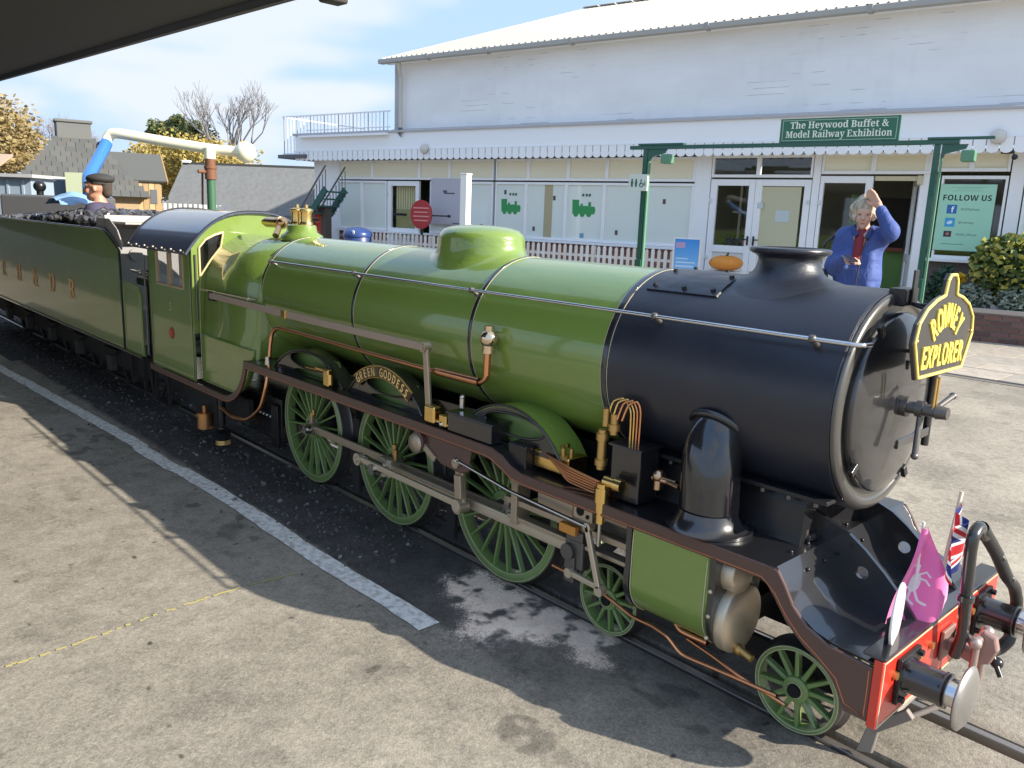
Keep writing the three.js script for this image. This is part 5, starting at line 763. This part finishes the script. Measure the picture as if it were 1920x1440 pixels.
// planter with shrubs
{
  const t = thing('brick_planter', 'low brick planter with stone coping at the right before the buffet', 'planter', bw(4.2, 0, 1.2), BA);
  P(t, 'soil', BB(-1.05, 1.6, 0, .40, -.9, -.06), mat([.05, .04, .03], .95)); P(t, 'core', [BB(-1.08, 1.6, 0, .42, -.09, -.012), BB(-1.08, -1.0, 0, .42, -.9, -.09)], mat([.33, .30, .27], .95));
  const ms = [[.16, .085, .07], [.20, .10, .08], [.13, .075, .065], [.18, .10, .09]].map((c) => mat(c, .92)), g = fix(B(.212, .062, .024, 0, 0, 0, .003));
  for (let r = 0; r < 5; r++) for (let k = 0; k < 12; k++) { const m = new THREE.Mesh(g, ms[(rnd() * 4) | 0]); m.name = 'brick'; m.position.set(-.97 + k * .225 + (r % 2) * .11, .05 + r * .078, rr(-.003, .003)); t.add(m); }
  P(t, 'coping', [BB(-1.12, 1.65, .42, .48, -.16, .03, .006)], mat([.42, .36, .32], .85));
  const leafG = (n, R, c, s0, s1, asp = .5) => { const gs = []; for (let i = 0; i < n; i++) { let x, y, z, q; do { x = rr(-1, 1); y = rr(-1, 1); z = rr(-1, 1); q = x * x + y * y + z * z; } while (q > 1 || q < .25); const lump = .82 + .36 * fbm(x * 2.2 + c[0] * 3, y * 2.2 + z * 1.7 + 9, 2); const s = rr(s0, s1); const l = new THREE.PlaneGeometry(s, s * asp); l.attributes.position.setZ(0, .15 * s); l.attributes.position.setZ(3, .15 * s); gs.push(fix(tr(l, c[0] + x * R[0] * lump, c[1] + y * R[1] * lump, c[2] + z * R[2] * lump, rr(-.9, .9), rr(0, 6.28), rr(-1, 1)))); } return mergeGeometries(gs); };
  const lm = (c) => new THREE.MeshPhysicalMaterial({ color: lin(...c), roughness: .5, side: THREE.DoubleSide, transmission: .3, thickness: 0 });
  let s = thing('variegated_shrub', 'bushy shrub with yellow and green leaves in the brick planter', 'shrub', bw(3.85, .4, .75), BA);
  P(s, 'stem', Array.from({ length: 9 }, () => rod([rr(-.1, .1), 0, rr(-.1, .1)], [rr(-.4, .4), rr(.4, .8), rr(-.3, .3)], .02, .008, 6)), mat([.09, .06, .04], .9));
  P(s, 'leaves', leafG(1500, [.60, .50, .42], [0, .62, 0], .06, .12), lm([.10, .16, .03])); P(s, 'leaves', leafG(1000, [.63, .53, .45], [0, .63, 0], .05, .11), lm([.42, .40, .07])); P(s, 'leaves', leafG(700, [.55, .45, .4], [0, .55, 0], .06, .11), lm([.035, .07, .02]));
  for (const [x, k, lab] of [[3.35, 1, 'low silver leaved plant at the left end of the brick planter'], [3.95, 1.1, 'low silver leaved plant beneath the yellow and green shrub'], [4.6, 1, 'low silver leaved plant at the right edge of the picture']]) { s = thing('silver_plant', lab, 'plant', bw(x, .4, 1.02), BA); P(s, 'stem', Array.from({ length: 5 }, () => rod([0, 0, 0], [rr(-.2, .2), rr(.15, .3), rr(-.1, .1)], .01, .005, 5)), mat([.2, .22, .18], .9)); P(s, 'leaves', leafG(600, [.27 * k, .22 * k, .18], [0, .18, 0], .05, .10, .35), lm([.30, .36, .30])); P(s, 'leaves', leafG(250, [.26, .2, .18], [0, .15, 0], .05, .09, .4), lm([.10, .15, .09])); }
  s = thing('yellow_flowers', 'cluster of yellow flowers between the green post and the shrub', 'flowers', bw(3.12, .4, .85), BA);
  P(s, 'stem', Array.from({ length: 6 }, () => rod([0, 0, 0], [rr(-.08, .12), rr(.3, .5), rr(-.05, .05)], .006, .004, 5)), mat([.06, .12, .04], .8)); P(s, 'leaves', leafG(220, [.2, .2, .15], [0, .2, 0], .05, .1), lm([.035, .09, .03])); P(s, 'petals', leafG(120, [.11, .06, .07], [.03, .46, .05], .03, .06, .9), lm([.72, .50, .03]));
  s = thing('dark_shrub', 'dark green shrub behind the right green post under the window', 'shrub', bw(2.95, .0, .75), BA); P(s, 'stem', Array.from({ length: 6 }, () => rod([0, 0, 0], [rr(-.2, .2), rr(.4, .8), rr(-.1, .1)], .012, .005, 5)), mat([.08, .06, .04], .9)); P(s, 'leaves', leafG(900, [.22, .48, .2], [0, .55, 0], .05, .1), lm([.02, .075, .04]));
}
// ───────── background: cottage, long roof, trees, water crane ─────────
{
  const t = thing('slate_cottage', 'small cottage with steep grey slate hipped roof, broad chimney and tan timber wing', 'cottage', [-22.6, 0, -4.35], 1.38); t.scale.set(.9, 1, .9);
  const slm = [[.085, .09, .088], [.095, .097, .093], [.078, .081, .08], [.09, .088, .082]].map((c) => mat(c, .85)), tan = mat([.36, .25, .13], .8), tanD = mat([.30, .19, .09], .85);
  P(t, 'wall', [BB(-1.7, 1.55, 0, 1.75, -3.0, .3)], mat([.36, .26, .15], .85));
  // hipped roof: eaves to chimney base
  const hip = (e0, e1, ey, t0, t1, ty, ze0, ze1, zt0, zt1) => { const q = [[e0, ey, ze1], [e1, ey, ze1], [e1, ey, ze0], [e0, ey, ze0], [t0, ty, zt1], [t1, ty, zt1], [t1, ty, zt0], [t0, ty, zt0]], f = [[0, 1, 5, 4], [1, 2, 6, 5], [2, 3, 7, 6], [3, 0, 4, 7], [4, 5, 6, 7]], pos = []; for (const a of f) for (const k of [0, 1, 2, 0, 2, 3]) pos.push(...q[a[k]]); const g = new THREE.BufferGeometry(); g.setAttribute('position', new THREE.Float32BufferAttribute(pos, 3)); g.computeVertexNormals(); return g; };
  const roof = P(t, 'roof', hip(-2.0, 1.85, 1.62, -.5, .47, 3.2, -3.4, .55, -1.6, -1.2), slm[3]);
  for (let r = 0; r < 11; r++) { const q = r / 11, x0 = mix(-1.98, -.5, q), x1 = mix(1.83, .47, q), y = mix(1.64, 3.2, q) + .06, z = mix(.55, -1.2, q) - .03, n = Math.max(3, Math.round((x1 - x0) / .27)); for (let k = 0; k < n; k++) { const m = new THREE.Mesh(new THREE.BoxGeometry((x1 - x0) / n - .012, .235, .02), slm[(rnd() * 4) | 0]); m.name = 'slate'; m.position.set(x0 + (k + .5) * (x1 - x0) / n, y + .0, z + .015); m.rotation.x = -Math.atan2(1.75, 1.58) + .05; roof.add(m); } }
  P(t, 'chimney', [BB(-.50, .46, 2.9, 3.62, -1.75, -1.1, .02), BB(-.55, .51, 3.60, 3.68, -1.8, -1.05, .02)], mat([.14, .145, .14], .9));
  P(t, 'chimney_band', BB(-.52, -.2, 2.95, 3.6, -1.76, -1.74), mat([.05, .05, .06], .9));
  P(t, 'fascia', [BB(-1.95, 1.84, 1.56, 1.62, .42, .5)], tanD);
  const wing = sub(t, 'wing');
  P(wing, 'wing_wall', [BB(1.2, 2.3, 0, 2.2, -2.2, -.2), ext([[-2.2, 2.2], [-.2, 2.2], [-1.2, 2.85]].map((p) => [-p[0], p[1]]), 0, .08).rotateY(Math.PI / 2).translate(2.22, 0, 0)], tan);
  P(wing, 'wing_roof', [tr(new THREE.BoxGeometry(2.2, .05, 1.35), 1.35, 2.47, -.62, .62), tr(new THREE.BoxGeometry(2.2, .05, 1.35), 1.35, 2.47, -1.78, -.62)], slm[0]);
  P(wing, 'barge_board', [tr(new THREE.BoxGeometry(.04, .10, 1.4), 2.47, 2.45, -.62, .62), tr(new THREE.BoxGeometry(.04, .10, 1.4), 2.47, 2.45, -1.78, -.62)], tanD);
  for (let i = 0; i < 6; i++) P(wing, 'board', BB(1.22 + i * .175, 1.38 + i * .175, .1, 2.1, -.2, -.17), i % 2 ? tan : mat([.50, .35, .18], .8));
  P(wing, 'window', [BB(1.95, 2.15, 1.45, 1.85, -.168, -.15)], mat([.10, .11, .12], .4));
  P(wing, 'lamp_bracket', [B(.1, .1, .1, 2.42, 1.62, -.1)], blackDull);
}
{
  const t = thing('tool_shed', 'flat roofed blue grey shed at the far left beyond the tender', 'shed', [-15.6, 0, -.9], .82);
  P(t, 'wall', [BB(-2.6, .75, 0, 1.86, -1.2, 0, .01)], mat([.26, .33, .40], .7)); P(t, 'roof', BB(-2.7, .85, 1.86, 1.92, -1.3, .12), mat([.40, .40, .40], .7)); for (let i = 0; i < 12; i++) P(t, 'panel_rib', BB(-2.5 + i * .28, -2.46 + i * .28, .1, 1.82, 0, .02), mat([.30, .38, .46], .7));
  const u = thing('machine_cover', 'dark hooded machine with a round black knob beyond the tender', 'machine', [-12.0, 0, -.75], .8); P(u, 'hood', [BB(-.5, .9, 0, 1.55, -.8, 0, .04)], mat([.10, .10, .105], .6)); P(u, 'slope', ext([[.3, 1.55], [.9, 1.55], [.5, 1.80], [.3, 1.80]], -.7, -.1), mat([.12, .17, .22], .5)); P(u, 'knob', [S(.09, .02, 1.68, -.2), C(.05, .2, 'y', .02, 1.58, -.2)], blackDull); P(u, 'label_plate', BB(.55, .95, 1.5, 1.9, -.02, .01), mat([.60, .66, .45], .6));
}
{
  const t = thing('long_grey_building', 'long low building with a plain grey roof behind the water crane', 'building', [-25.6, 0, -10.3], 46.9 * Math.PI / 180);
  const gm = mat([1, 1, 1], .85, 0, { map: rep(tint([.155, .16, .16], .2, 12), 1, 1) });
  P(t, 'roof', [ext([[.2, 1.2], [-1.8, 2.92], [-1.85, 2.86], [.2, 1.1]].map((p) => [-p[0], p[1]]), 0, 6.6).rotateY(Math.PI / 2).translate(-2.75, 0, 0)], gm); P(t, 'wall', BB(-2.6, 3.6, 0, 1.2, -2, 0), mat([.4, .36, .3], .9)); P(t, 'ridge', BB(-2.75, 3.85, 2.86, 2.99, -1.95, -1.78), mat([.05, .05, .05], .7)); P(t, 'ridge_end', B(.3, .10, .2, -2.6, 3.0, -1.8, .02), white);
  const f = thing('far_fence', 'short run of dark and white pickets below the long grey roof', 'fence', [-22.2, 0, -7.2], 46.9 * Math.PI / 180); P(f, 'fence_rail', BB(-1.0, 1.2, .9, .96, -.03, 0), white); for (let i = 0; i < 14; i++) P(f, 'picket', BB(-.98 + i * .15, -.90 + i * .15, 0, 1.48, 0, .02), i % 2 ? white : white);
  const w = thing('garden_wall', 'pale low wall and roof line left of the slate cottage', 'wall', [-27.5, 0, -1.2], .82); P(w, 'wall', BB(-4.5, 2.2, 0, 2.2, -.3, 0), mat([.44, .36, .30], .9)); P(w, 'roof', tr(new THREE.BoxGeometry(6.9, .06, 1.3), -1.15, 2.45, -.5, .45), mat([.40, .30, .22], .9));
}
function branches(p, d, len, r, depth, out, spread, tips, up = .15) {
  const e = p.clone().addScaledVector(d, len); out.push(rod(p.toArray(), e.toArray(), r, r * .68, depth > 2 ? 6 : 4)); if (depth <= 0) { tips.push(e); return; }
  const n = depth > 3 ? 3 : 2 + (rnd() < .55 ? 1 : 0); for (let i = 0; i < n; i++) { const q = V(rr(-1, 1), rr(-.4, 1), rr(-1, 1)).normalize(); const nd = d.clone().multiplyScalar(1 - spread * .35).addScaledVector(q, spread * .75); nd.y += up; branches(e, nd.normalize(), len * rr(.66, .86), r * .64, depth - 1, out, spread, tips, up); }
  if (depth < 4) tips.push(e);
}
function tree(name, label, pos, h, crown, o) {
  const t = thing(name, label, 'tree', pos), out = [], tips = []; branches(V(0, 0, 0), V(0, 1, 0), h * (o.trunk ?? .28), h * .022, o.depth, out, o.spread ?? .8, tips);
  P(t, 'trunk', out, mat(o.bark ?? [.10, .085, .075], .9));
  if (crown) { const gs = []; const cl = []; for (let i = 0; i < o.clumps; i++) { let x, y, z; do { x = rr(-1, 1); y = rr(-1, 1); z = rr(-1, 1); } while (x * x + y * y + z * z > 1); cl.push([x * crown[0], crown[3] + y * crown[1], z * crown[2], rr(.14, .30) * crown[0]]); }
    for (const [k, m] of o.leaf.entries()) { const g = []; for (let i = 0; i < o.n / o.leaf.length; i++) { const c = cl[(rnd() * cl.length) | 0], q = V(rr(-1, 1), rr(-1, 1), rr(-1, 1)).normalize().multiplyScalar(c[3] * Math.cbrt(rnd())); const s = o.size * rr(.6, 1.3); g.push(fix(tr(new THREE.PlaneGeometry(s, s * .7), c[0] + q.x, c[1] + q.y * .8, c[2] + q.z, rr(-1.4, 1.4), rr(0, 6.3), rr(-1, 1)))); } P(t, k ? 'crown_tone' : 'crown', mergeGeometries(g), new THREE.MeshPhysicalMaterial({ color: lin(...m), roughness: .9, side: THREE.DoubleSide, transmission: .25, thickness: 0 })); } }
  return t;
}
tree('autumn_tree', 'golden yellow autumn tree at the far left edge', [-38.5, 0, -4.0], 5, [4.4, 1.9, 3, 3.35], { depth: 4, clumps: 110, n: 30000, size: .13, leaf: [[.34, .25, .10], [.28, .21, .08], [.38, .30, .14]] });
tree('autumn_hedge', 'golden hedge of autumn leaves behind the cottage chimney and water crane', [-35.5, 0, -12.2], 3, [4.6, 1.0, 1.5, 2.9], { depth: 3, clumps: 90, n: 22000, size: .12, leaf: [[.50, .36, .10], [.42, .34, .08], [.34, .27, .07]] }).userData.category = 'hedge';
tree('green_tree', 'rounded green and yellow tree above the long grey roof', [-40, 0, -13.9], 5.5, [1.75, 1.15, 1.6, 4.55], { depth: 4, clumps: 60, n: 16000, size: .10, leaf: [[.09, .14, .04], [.20, .19, .05], [.06, .09, .03]] });
tree('bare_tree', 'leafless grey tree standing right of the rounded green tree', [-37.7, 0, -15.4], 6.9, null, { depth: 6, trunk: .27, spread: .6, bark: [.24, .24, .25] });
tree('bare_tree', 'faint leafless tree behind the broad cottage chimney', [-48, 0, -10.6], 6.6, null, { depth: 7, trunk: .24, spread: .95, bark: [.30, .28, .30] });
{ // water crane
  const t = thing('water_crane', 'cream pipe water crane on a green post with a blue hose into the tender', 'water crane', [-6.87, 0, -1.40]);
  const cm = pmat([.80, .76, .58], .35, 0, { clearcoat: .4 }), px = (x, y, z) => [x + 6.87, y, z + 1.40];
  P(t, 'post', [C(.052, 1.80, 'y', 0, .90, 0, .047), C(.11, .04, 'y', 0, .02, 0)], pmat([.05, .13, .07], .4, 0));
  P(t, 'swivel', [C(.062, .12, 'y', 0, 1.84, 0), C(.075, .03, 'y', 0, 1.91, 0, .075, 8), C(.055, .12, 'y', 0, 1.97, 0), C(.02, .14, 'z', 0, 1.86, .07), bar([-.08, 1.85], [-.11, 1.5], .02, .02, .06)], mat([.20, .09, .05], .75, .3));
  P(t, 'arm', tube([px(-6.64, 2.09, -1.71), px(-6.9, 2.11, -1.43), px(-7.3, 2.18, -1.02), px(-7.58, 2.235, -.73), px(-7.68, 2.24, -.64), px(-7.71, 2.19, -.60), px(-7.69, 2.11, -.57)], .056, 80, 14), cm);
  P(t, 'ball_weight', [S(.115, .23, 2.09, -.31, 1, 1, 1, 24), C(.06, .12, 'y', 0, 2.06, 0)], cm);
  P(t, 'hose', tube([px(-7.69, 2.13, -.575), px(-7.6, 2.03, -.50), px(-7.42, 1.90, -.38), px(-7.15, 1.74, -.22), px(-6.8, 1.56, -.12), px(-6.55, 1.38, -.08), px(-6.5, 1.22, -.08)], .064, 60, 14), pmat([.03, .16, .50], .3, 0, { clearcoat: .5 }));
  P(t, 'clamp', [tr(new THREE.TorusGeometry(.062, .012, 8, 24), .22, 2.05, .88, 0, .6)].map((g) => g.translate(-1.02, .03, 0)), polished);
}

// ───────── people ─────────
function blob(bones, cell, k = 28) { // bones: [ax,ay,az,ar, bx,by,bz,br]
  let lo = [9, 9, 9], hi = [-9, -9, -9]; for (const b of bones) for (const o of [0, 4]) for (let c = 0; c < 3; c++) { lo[c] = Math.min(lo[c], b[o + c] - b[o + 3] - .03); hi[c] = Math.max(hi[c], b[o + c] + b[o + 3] + .03); }
  const ext3 = Math.max(hi[0] - lo[0], hi[1] - lo[1], hi[2] - lo[2]), N = Math.min(150, Math.ceil(ext3 / cell) + 4), ctr = [0, 1, 2].map((c) => (lo[c] + hi[c]) / 2), sc = ext3 / 2 * 1.06;
  const mc = new MarchingCubes(N, new THREE.MeshStandardMaterial(), false, false, 120000); mc.isolation = 0; const half = N / 2;
  for (let z = 0; z < N; z++) for (let y = 0; y < N; y++) for (let x = 0; x < N; x++) {
    const p = [ctr[0] + (x - half) / half * sc, ctr[1] + (y - half) / half * sc, ctr[2] + (z - half) / half * sc]; let s = 0;
    for (const b of bones) { const vx = b[4] - b[0], vy = b[5] - b[1], vz = b[6] - b[2], wx = p[0] - b[0], wy = p[1] - b[1], wz = p[2] - b[2], l = vx * vx + vy * vy + vz * vz, t = l ? Math.max(0, Math.min(1, (wx * vx + wy * vy + wz * vz) / l)) : 0; const dx = wx - vx * t, dy = wy - vy * t, dz = wz - vz * t; s += Math.exp(-k * 2 * (Math.sqrt(dx * dx + dy * dy + dz * dz) - (b[3] + (b[7] - b[3]) * t))); }
    mc.field[x + y * N + z * N * N] = s > 0 ? Math.max(-1, Math.min(1, Math.log(s) / (k * 2))) : -1;
  }
  mc.update(); const n = mc.count, g = new THREE.BufferGeometry(), pos = new Float32Array(mc.positionArray.slice(0, n * 3)), nor = new Float32Array(mc.normalArray.slice(0, n * 3));
  for (let i = 0; i < n; i++) { for (let c = 0; c < 3; c++) pos[i * 3 + c] = pos[i * 3 + c] * sc + ctr[c]; const l = Math.hypot(nor[i * 3], nor[i * 3 + 1], nor[i * 3 + 2]) || 1; for (let c = 0; c < 3; c++) nor[i * 3 + c] /= l; }
  const uv = new Float32Array(n * 2); for (let i = 0; i < n; i++) { uv[i * 2] = pos[i * 3] * 1.3 + pos[i * 3 + 2] * 1.1; uv[i * 2 + 1] = pos[i * 3 + 1] * .8; }
  g.setAttribute('position', new THREE.BufferAttribute(pos, 3)); g.setAttribute('normal', new THREE.BufferAttribute(nor, 3)); g.setAttribute('uv', new THREE.BufferAttribute(uv, 2)); return g;
}
const bo = (a, b, ra, rb = ra) => [...a, ra, ...b, rb];
const skin = pmat([.56, .33, .24], .5, 0), skin2 = pmat([.52, .27, .18], .5, 0);
function headBones(c, r = .098) { const [x, y, z] = c; return [bo([x, y + .02, z - .015], [x, y + .03, z + .0], r * .82), bo([x, y - .055, z + .03], [x, y - .045, z + .03], r * .52), bo([x, y - .01, z + .085], [x, y - .028, z + .103], .009, .014), bo([x - .034, y - .035, z + .055], [x - .034, y - .035, z + .06], .026), bo([x + .034, y - .035, z + .055], [x + .034, y - .035, z + .06], .026), bo([x - .082, y - .005, z - .005], [x - .084, y - .02, z - .008], .013), bo([x + .082, y - .005, z - .005], [x + .084, y - .02, z - .008], .013), bo([x - .04, y + .022, z + .068], [x + .04, y + .022, z + .068], .016), bo([x, y - .095, z + .055], [x, y - .092, z + .06], .022), bo([x, y - .05, z - .01], [x, y - .15, z - .02], .048, .052)]; }
function hand(w, dir, up, side) { // wrist, finger direction, palm normal, thumb side
  const d = V(...dir).normalize(), n = V(...up).normalize(), s = V().crossVectors(d, n).multiplyScalar(side), P0 = V(...w), at = (a, b, c) => P0.clone().addScaledVector(d, a).addScaledVector(s, b).addScaledVector(n, c).toArray(), out = [];
  for (const b of [-.024, -.008, .008, .024]) out.push(bo(at(0, b * .7, 0), at(.075, b, 0), .016, .012));
  [[-.026, .058], [-.009, .070], [.009, .066], [.026, .054]].forEach(([b, l]) => { out.push(bo(at(.075, b, 0), at(.075 + l * .55, b * 1.1, -.008), .0095, .0088)); out.push(bo(at(.075 + l * .55, b * 1.1, -.008), at(.075 + l, b * 1.05, -.026), .0088, .0075)); });
  out.push(bo(at(.02, .024, -.004), at(.055, .052, -.014), .012, .0105)); out.push(bo(at(.055, .052, -.014), at(.085, .052, -.028), .0105, .008)); return out;
}
const WP = [-.86, 0, -4.5];
{ // woman by the engine
  const t = thing('person', 'grey haired person in a blue coat with one hand raised to the head', 'person', WP, .33); t.scale.set(.90, 1.05, .95);
  const hc = [.0, 1.545, .02], Lw = [.115, 1.625, .10], Rw = [-.085, 1.20, .24];
  const body = blob([bo([0, .95, 0], [0, 1.12, 0], .135, .125), bo([0, 1.12, 0], [0, 1.33, 0], .12, .12), bo([-.14, 1.36, 0], [.14, 1.36, 0], .06), bo([0, 1.36, 0], [0, 1.46, .01], .05), bo([.17, 1.37, 0], [.25, 1.42, .14], .05, .045), bo([.25, 1.42, .14], Lw, .042, .03), bo([-.17, 1.37, 0], [-.215, 1.13, .05], .05, .043), bo([-.215, 1.13, .05], Rw, .04, .03), bo([-.09, .9, 0], [-.10, .5, .02], .09, .062), bo([-.10, .5, .02], [-.10, .10, -.01], .055, .04), bo([.09, .9, 0], [.10, .5, .02], .09, .062), bo([.10, .5, .02], [.10, .10, -.01], .055, .04), bo([-.10, .06, -.03], [-.10, .045, .13], .04, .035), bo([.10, .06, -.03], [.10, .045, .13], .04, .035)], .013);
  P(t, 'body', [body, blob(headBones(hc), .0045, 60), blob(hand(Lw, [-.55, .62, -.1], [.3, .1, -1], 1), .0045, 90), blob(hand(Rw, [.75, -.05, .55], [0, 1, .1], 1), .0045, 90)], skin);
  const coat = pmat([.042, .08, .27], .7, 0, { bumpMap: rep(smooth, .8), bumpScale: .05 });
  P(t, 'coat', [blob([bo([-.03, .72, -.01], [-.03, 1.05, -.01], .185, .165), bo([.03, .72, -.01], [.03, 1.05, -.01], .185, .165), bo([-.05, 1.05, -.015], [-.06, 1.30, -.02], .155, .13), bo([.05, 1.05, -.015], [.06, 1.30, -.02], .155, .13), bo([-.15, 1.355, -.01], [.15, 1.355, -.01], .075), bo([-.09, 1.40, -.02], [.09, 1.40, -.02], .055), bo([.16, 1.365, 0], [.25, 1.42, .14], .075, .068), bo([.25, 1.42, .14], [.145, 1.575, .11], .066, .05), bo([-.16, 1.365, 0], [-.225, 1.13, .05], .075, .066), bo([-.225, 1.13, .05], [-.12, 1.185, .21], .062, .048), bo([-.10, 1.0, .10], [-.11, 1.2, .10], .04), bo([.11, .9, .12], [.10, 1.2, .10], .05, .04)], .014)], coat);
  P(t, 'top', blob([bo([-.015, 1.19, .105], [-.01, 1.34, .085], .05, .05), bo([0, 1.36, .05], [0, 1.40, .045], .055)], .01, 40), mat([.20, .022, .035], .8));
  P(t, 'lanyard', [tube([[.06, 1.40, .10], [.03, 1.25, .165], [.015, 1.05, .205], [.01, .98, .21]], .006, 20, 5), B(.05, .08, .01, .01, .92, .222, .003)], mat([.03, .015, .03], .6));
  P(t, 'collar', [tube([[-.075, 1.45, .01], [-.07, 1.42, .075], [-.03, 1.375, .115]], .022, 16, 8), tube([[.085, 1.45, .01], [.075, 1.42, .075], [.05, 1.36, .125]], .022, 16, 8)], coat);
  P(t, 'trousers', blob([bo([-.09, .85, 0], [-.10, .5, .02], .105, .08), bo([-.10, .5, .02], [-.10, .13, -.01], .08, .07), bo([.09, .85, 0], [.10, .5, .02], .105, .08), bo([.10, .5, .02], [.10, .13, -.01], .08, .07)], .014), mat([.03, .03, .04], .85));
  P(t, 'shoe', [blob([bo([-.10, .05, -.04], [-.10, .045, .14], .05, .042)], .01), blob([bo([.10, .05, -.04], [.10, .045, .14], .05, .042)], .01)], mat([.03, .025, .02], .6));
  { const hb = []; seed = 99; for (let i = 0; i < 90; i++) { const a = rr(0, 6.28), e = rr(-.45, 1.5); const x = Math.cos(a) * Math.cos(e), y = Math.sin(e), z = Math.sin(a) * Math.cos(e); if (z > .45 && y < .62) continue; const q = [hc[0] + x * .106, hc[1] + .025 + y * .108, hc[2] - .015 + z * .106]; hb.push(bo(q, [q[0] + rr(-.012, .012), q[1] + rr(-.015, .012), q[2] + rr(-.01, .01)], rr(.016, .026))); }
    hb.push(bo([0, hc[1] + .045, hc[2] - .03], [0, hc[1] + .05, hc[2] - .02], .10)); P(t, 'hair', blob(hb, .0065, 70), mat([1, 1, 1], .85, 0, { map: tint([.46, .40, .32], .8, 24, 3), bumpMap: rep(smooth, 4), bumpScale: .02 })); }
  P(t, 'eyes', [-.034, .034].map((x) => S(.008, hc[0] + x, hc[1] + .002, hc[2] + .079, 1.3, .6, 1)), mat([.05, .04, .04], .3)); P(t, 'mouth', B(.036, .006, .008, hc[0], hc[1] - .068, hc[2] + .083), mat([.32, .10, .09], .5)); 
  const ph = thing('mobile_phone', 'dark mobile phone held low in the hand of the person in the blue coat', 'phone', WP, .33); ph.scale.setScalar(1.05); P(ph, 'case', B(.075, .012, .15, -.04, 1.205, .30, .004, .25, .5), blackGloss); P(ph, 'screen', B(.066, .002, .138, -.04, 1.2125, .298, 0, .25, .5), mat([.03, .03, .05], .1));
  const bag = thing('shoulder_bag', 'dark patterned shoulder bag hanging beside the person in the blue coat', 'bag', WP, .33); bag.scale.setScalar(1.05); P(bag, 'pouch', B(.13, .26, .22, -.30, .97, .0, .03), mat([.07, .07, .05], .8)); P(bag, 'strap', tube([[-.30, 1.08, 0], [-.27, 1.3, .03], [-.14, 1.44, -.01]], .012, 20, 6), blackDull);
}
{ // driver in the tender
  const t = thing('person', 'driver in a dark cap and navy jacket sitting up behind the coal', 'person', [-5.95, .745, .03], -.55);
  const hc = [.0, .875, .03];
  const body = blob([bo([0, .08, 0], [0, .35, 0], .13, .13), bo([0, .35, 0], [0, .60, .0], .13, .135), bo([-.15, .66, 0], [.15, .66, 0], .06), bo([0, .66, 0], [0, .78, .01], .055), bo([-.19, .66, 0], [-.28, .42, .06], .052, .045), bo([-.28, .42, .06], [-.14, .36, .22], .042, .03), bo([.19, .66, 0], [.28, .42, .06], .052, .045), bo([.28, .42, .06], [.12, .36, .15], .042, .03), bo([-.09, .06, 0], [-.16, .08, .26], .085, .06), bo([-.16, .08, .26], [.06, -.02, .22], .055, .04), bo([.09, .06, 0], [.16, .08, .26], .085, .06), bo([.16, .08, .26], [-.06, .02, .28], .055, .04)], .014);
  P(t, 'body', [body, blob(headBones(hc), .0055, 60), blob(hand([-.20, .36, .28], [.2, 0, 1], [0, 1, 0], 1), .006, 90), blob(hand([.12, .36, .15], [-1, 0, .3], [0, 1, 0], -1), .006, 90)], skin2);
  const jk = mat([.06, .055, .10], .85);
  P(t, 'jacket', blob([bo([0, .10, 0], [0, .38, 0], .155, .155), bo([0, .38, 0], [0, .60, 0], .155, .15), bo([-.16, .655, 0], [.16, .655, 0], .08), bo([-.19, .655, 0], [-.285, .42, .06], .082, .07), bo([-.285, .42, .06], [-.21, .37, .24], .066, .05), bo([.19, .655, 0], [.285, .42, .06], .082, .07), bo([.285, .42, .06], [.13, .37, .14], .066, .05)], .015), jk);
  P(t, 'trousers', blob([bo([-.09, .06, 0], [-.16, .08, .26], .10, .075), bo([-.16, .08, .26], [.04, -.02, .22], .07, .06), bo([.09, .06, 0], [.16, .08, .26], .10, .075), bo([.16, .08, .26], [-.04, .02, .28], .07, .06)], .016), mat([.03, .03, .05], .85));
  P(t, 'hair', blob([bo([0, hc[1] + .03, -.045], [0, hc[1] - .04, -.06], .066, .045)], .008), mat([.06, .045, .035], .9));
  P(t, 'shirt_collar', blob([bo([-.06, .70, .05], [.06, .70, .05], .05), bo([0, .66, .10], [0, .58, .13], .045, .04)], .01), mat([.75, .75, .76], .8));
  P(t, 'cap', [S(.113, 0, hc[1] + .08, -.01, 1.0, .46, 1.08, 24), C(.094, .04, 'y', 0, hc[1] + .052, .0, .1, 24), B(.12, .010, .05, 0, hc[1] + .045, .10, .004, .25)], mat([.035, .033, .032], .8));
  P(t, 'eyes', [-.033, .033].map((x) => S(.010, x, hc[1] + .002, hc[2] + .078)), mat([.04, .03, .03], .3));
  const c = thing('blue_cloth', 'crumpled pale blue and white cloth on the coal beside the driver', 'cloth', [-6.5, 1.38, .12]);
  const g = new THREE.PlaneGeometry(.62, .36, 24, 14).rotateX(-Math.PI / 2), p = g.attributes.position; for (let i = 0; i < p.count; i++) { const x = p.getX(i), z = p.getZ(i); p.setY(i, .10 * fbm(x * 6 + 3, z * 6 + 8, 3) + .16 * Math.exp(-(x * x * 9 + z * z * 14)) - .02); } g.computeVertexNormals(); P(c, 'sheet', g, mat([.22, .38, .62], .8, 0, { side: THREE.DoubleSide }));
}

scene.traverse((o) => { if (o.isMesh) { o.castShadow = true; o.receiveShadow = true; } });
renderer.render(scene, camera);
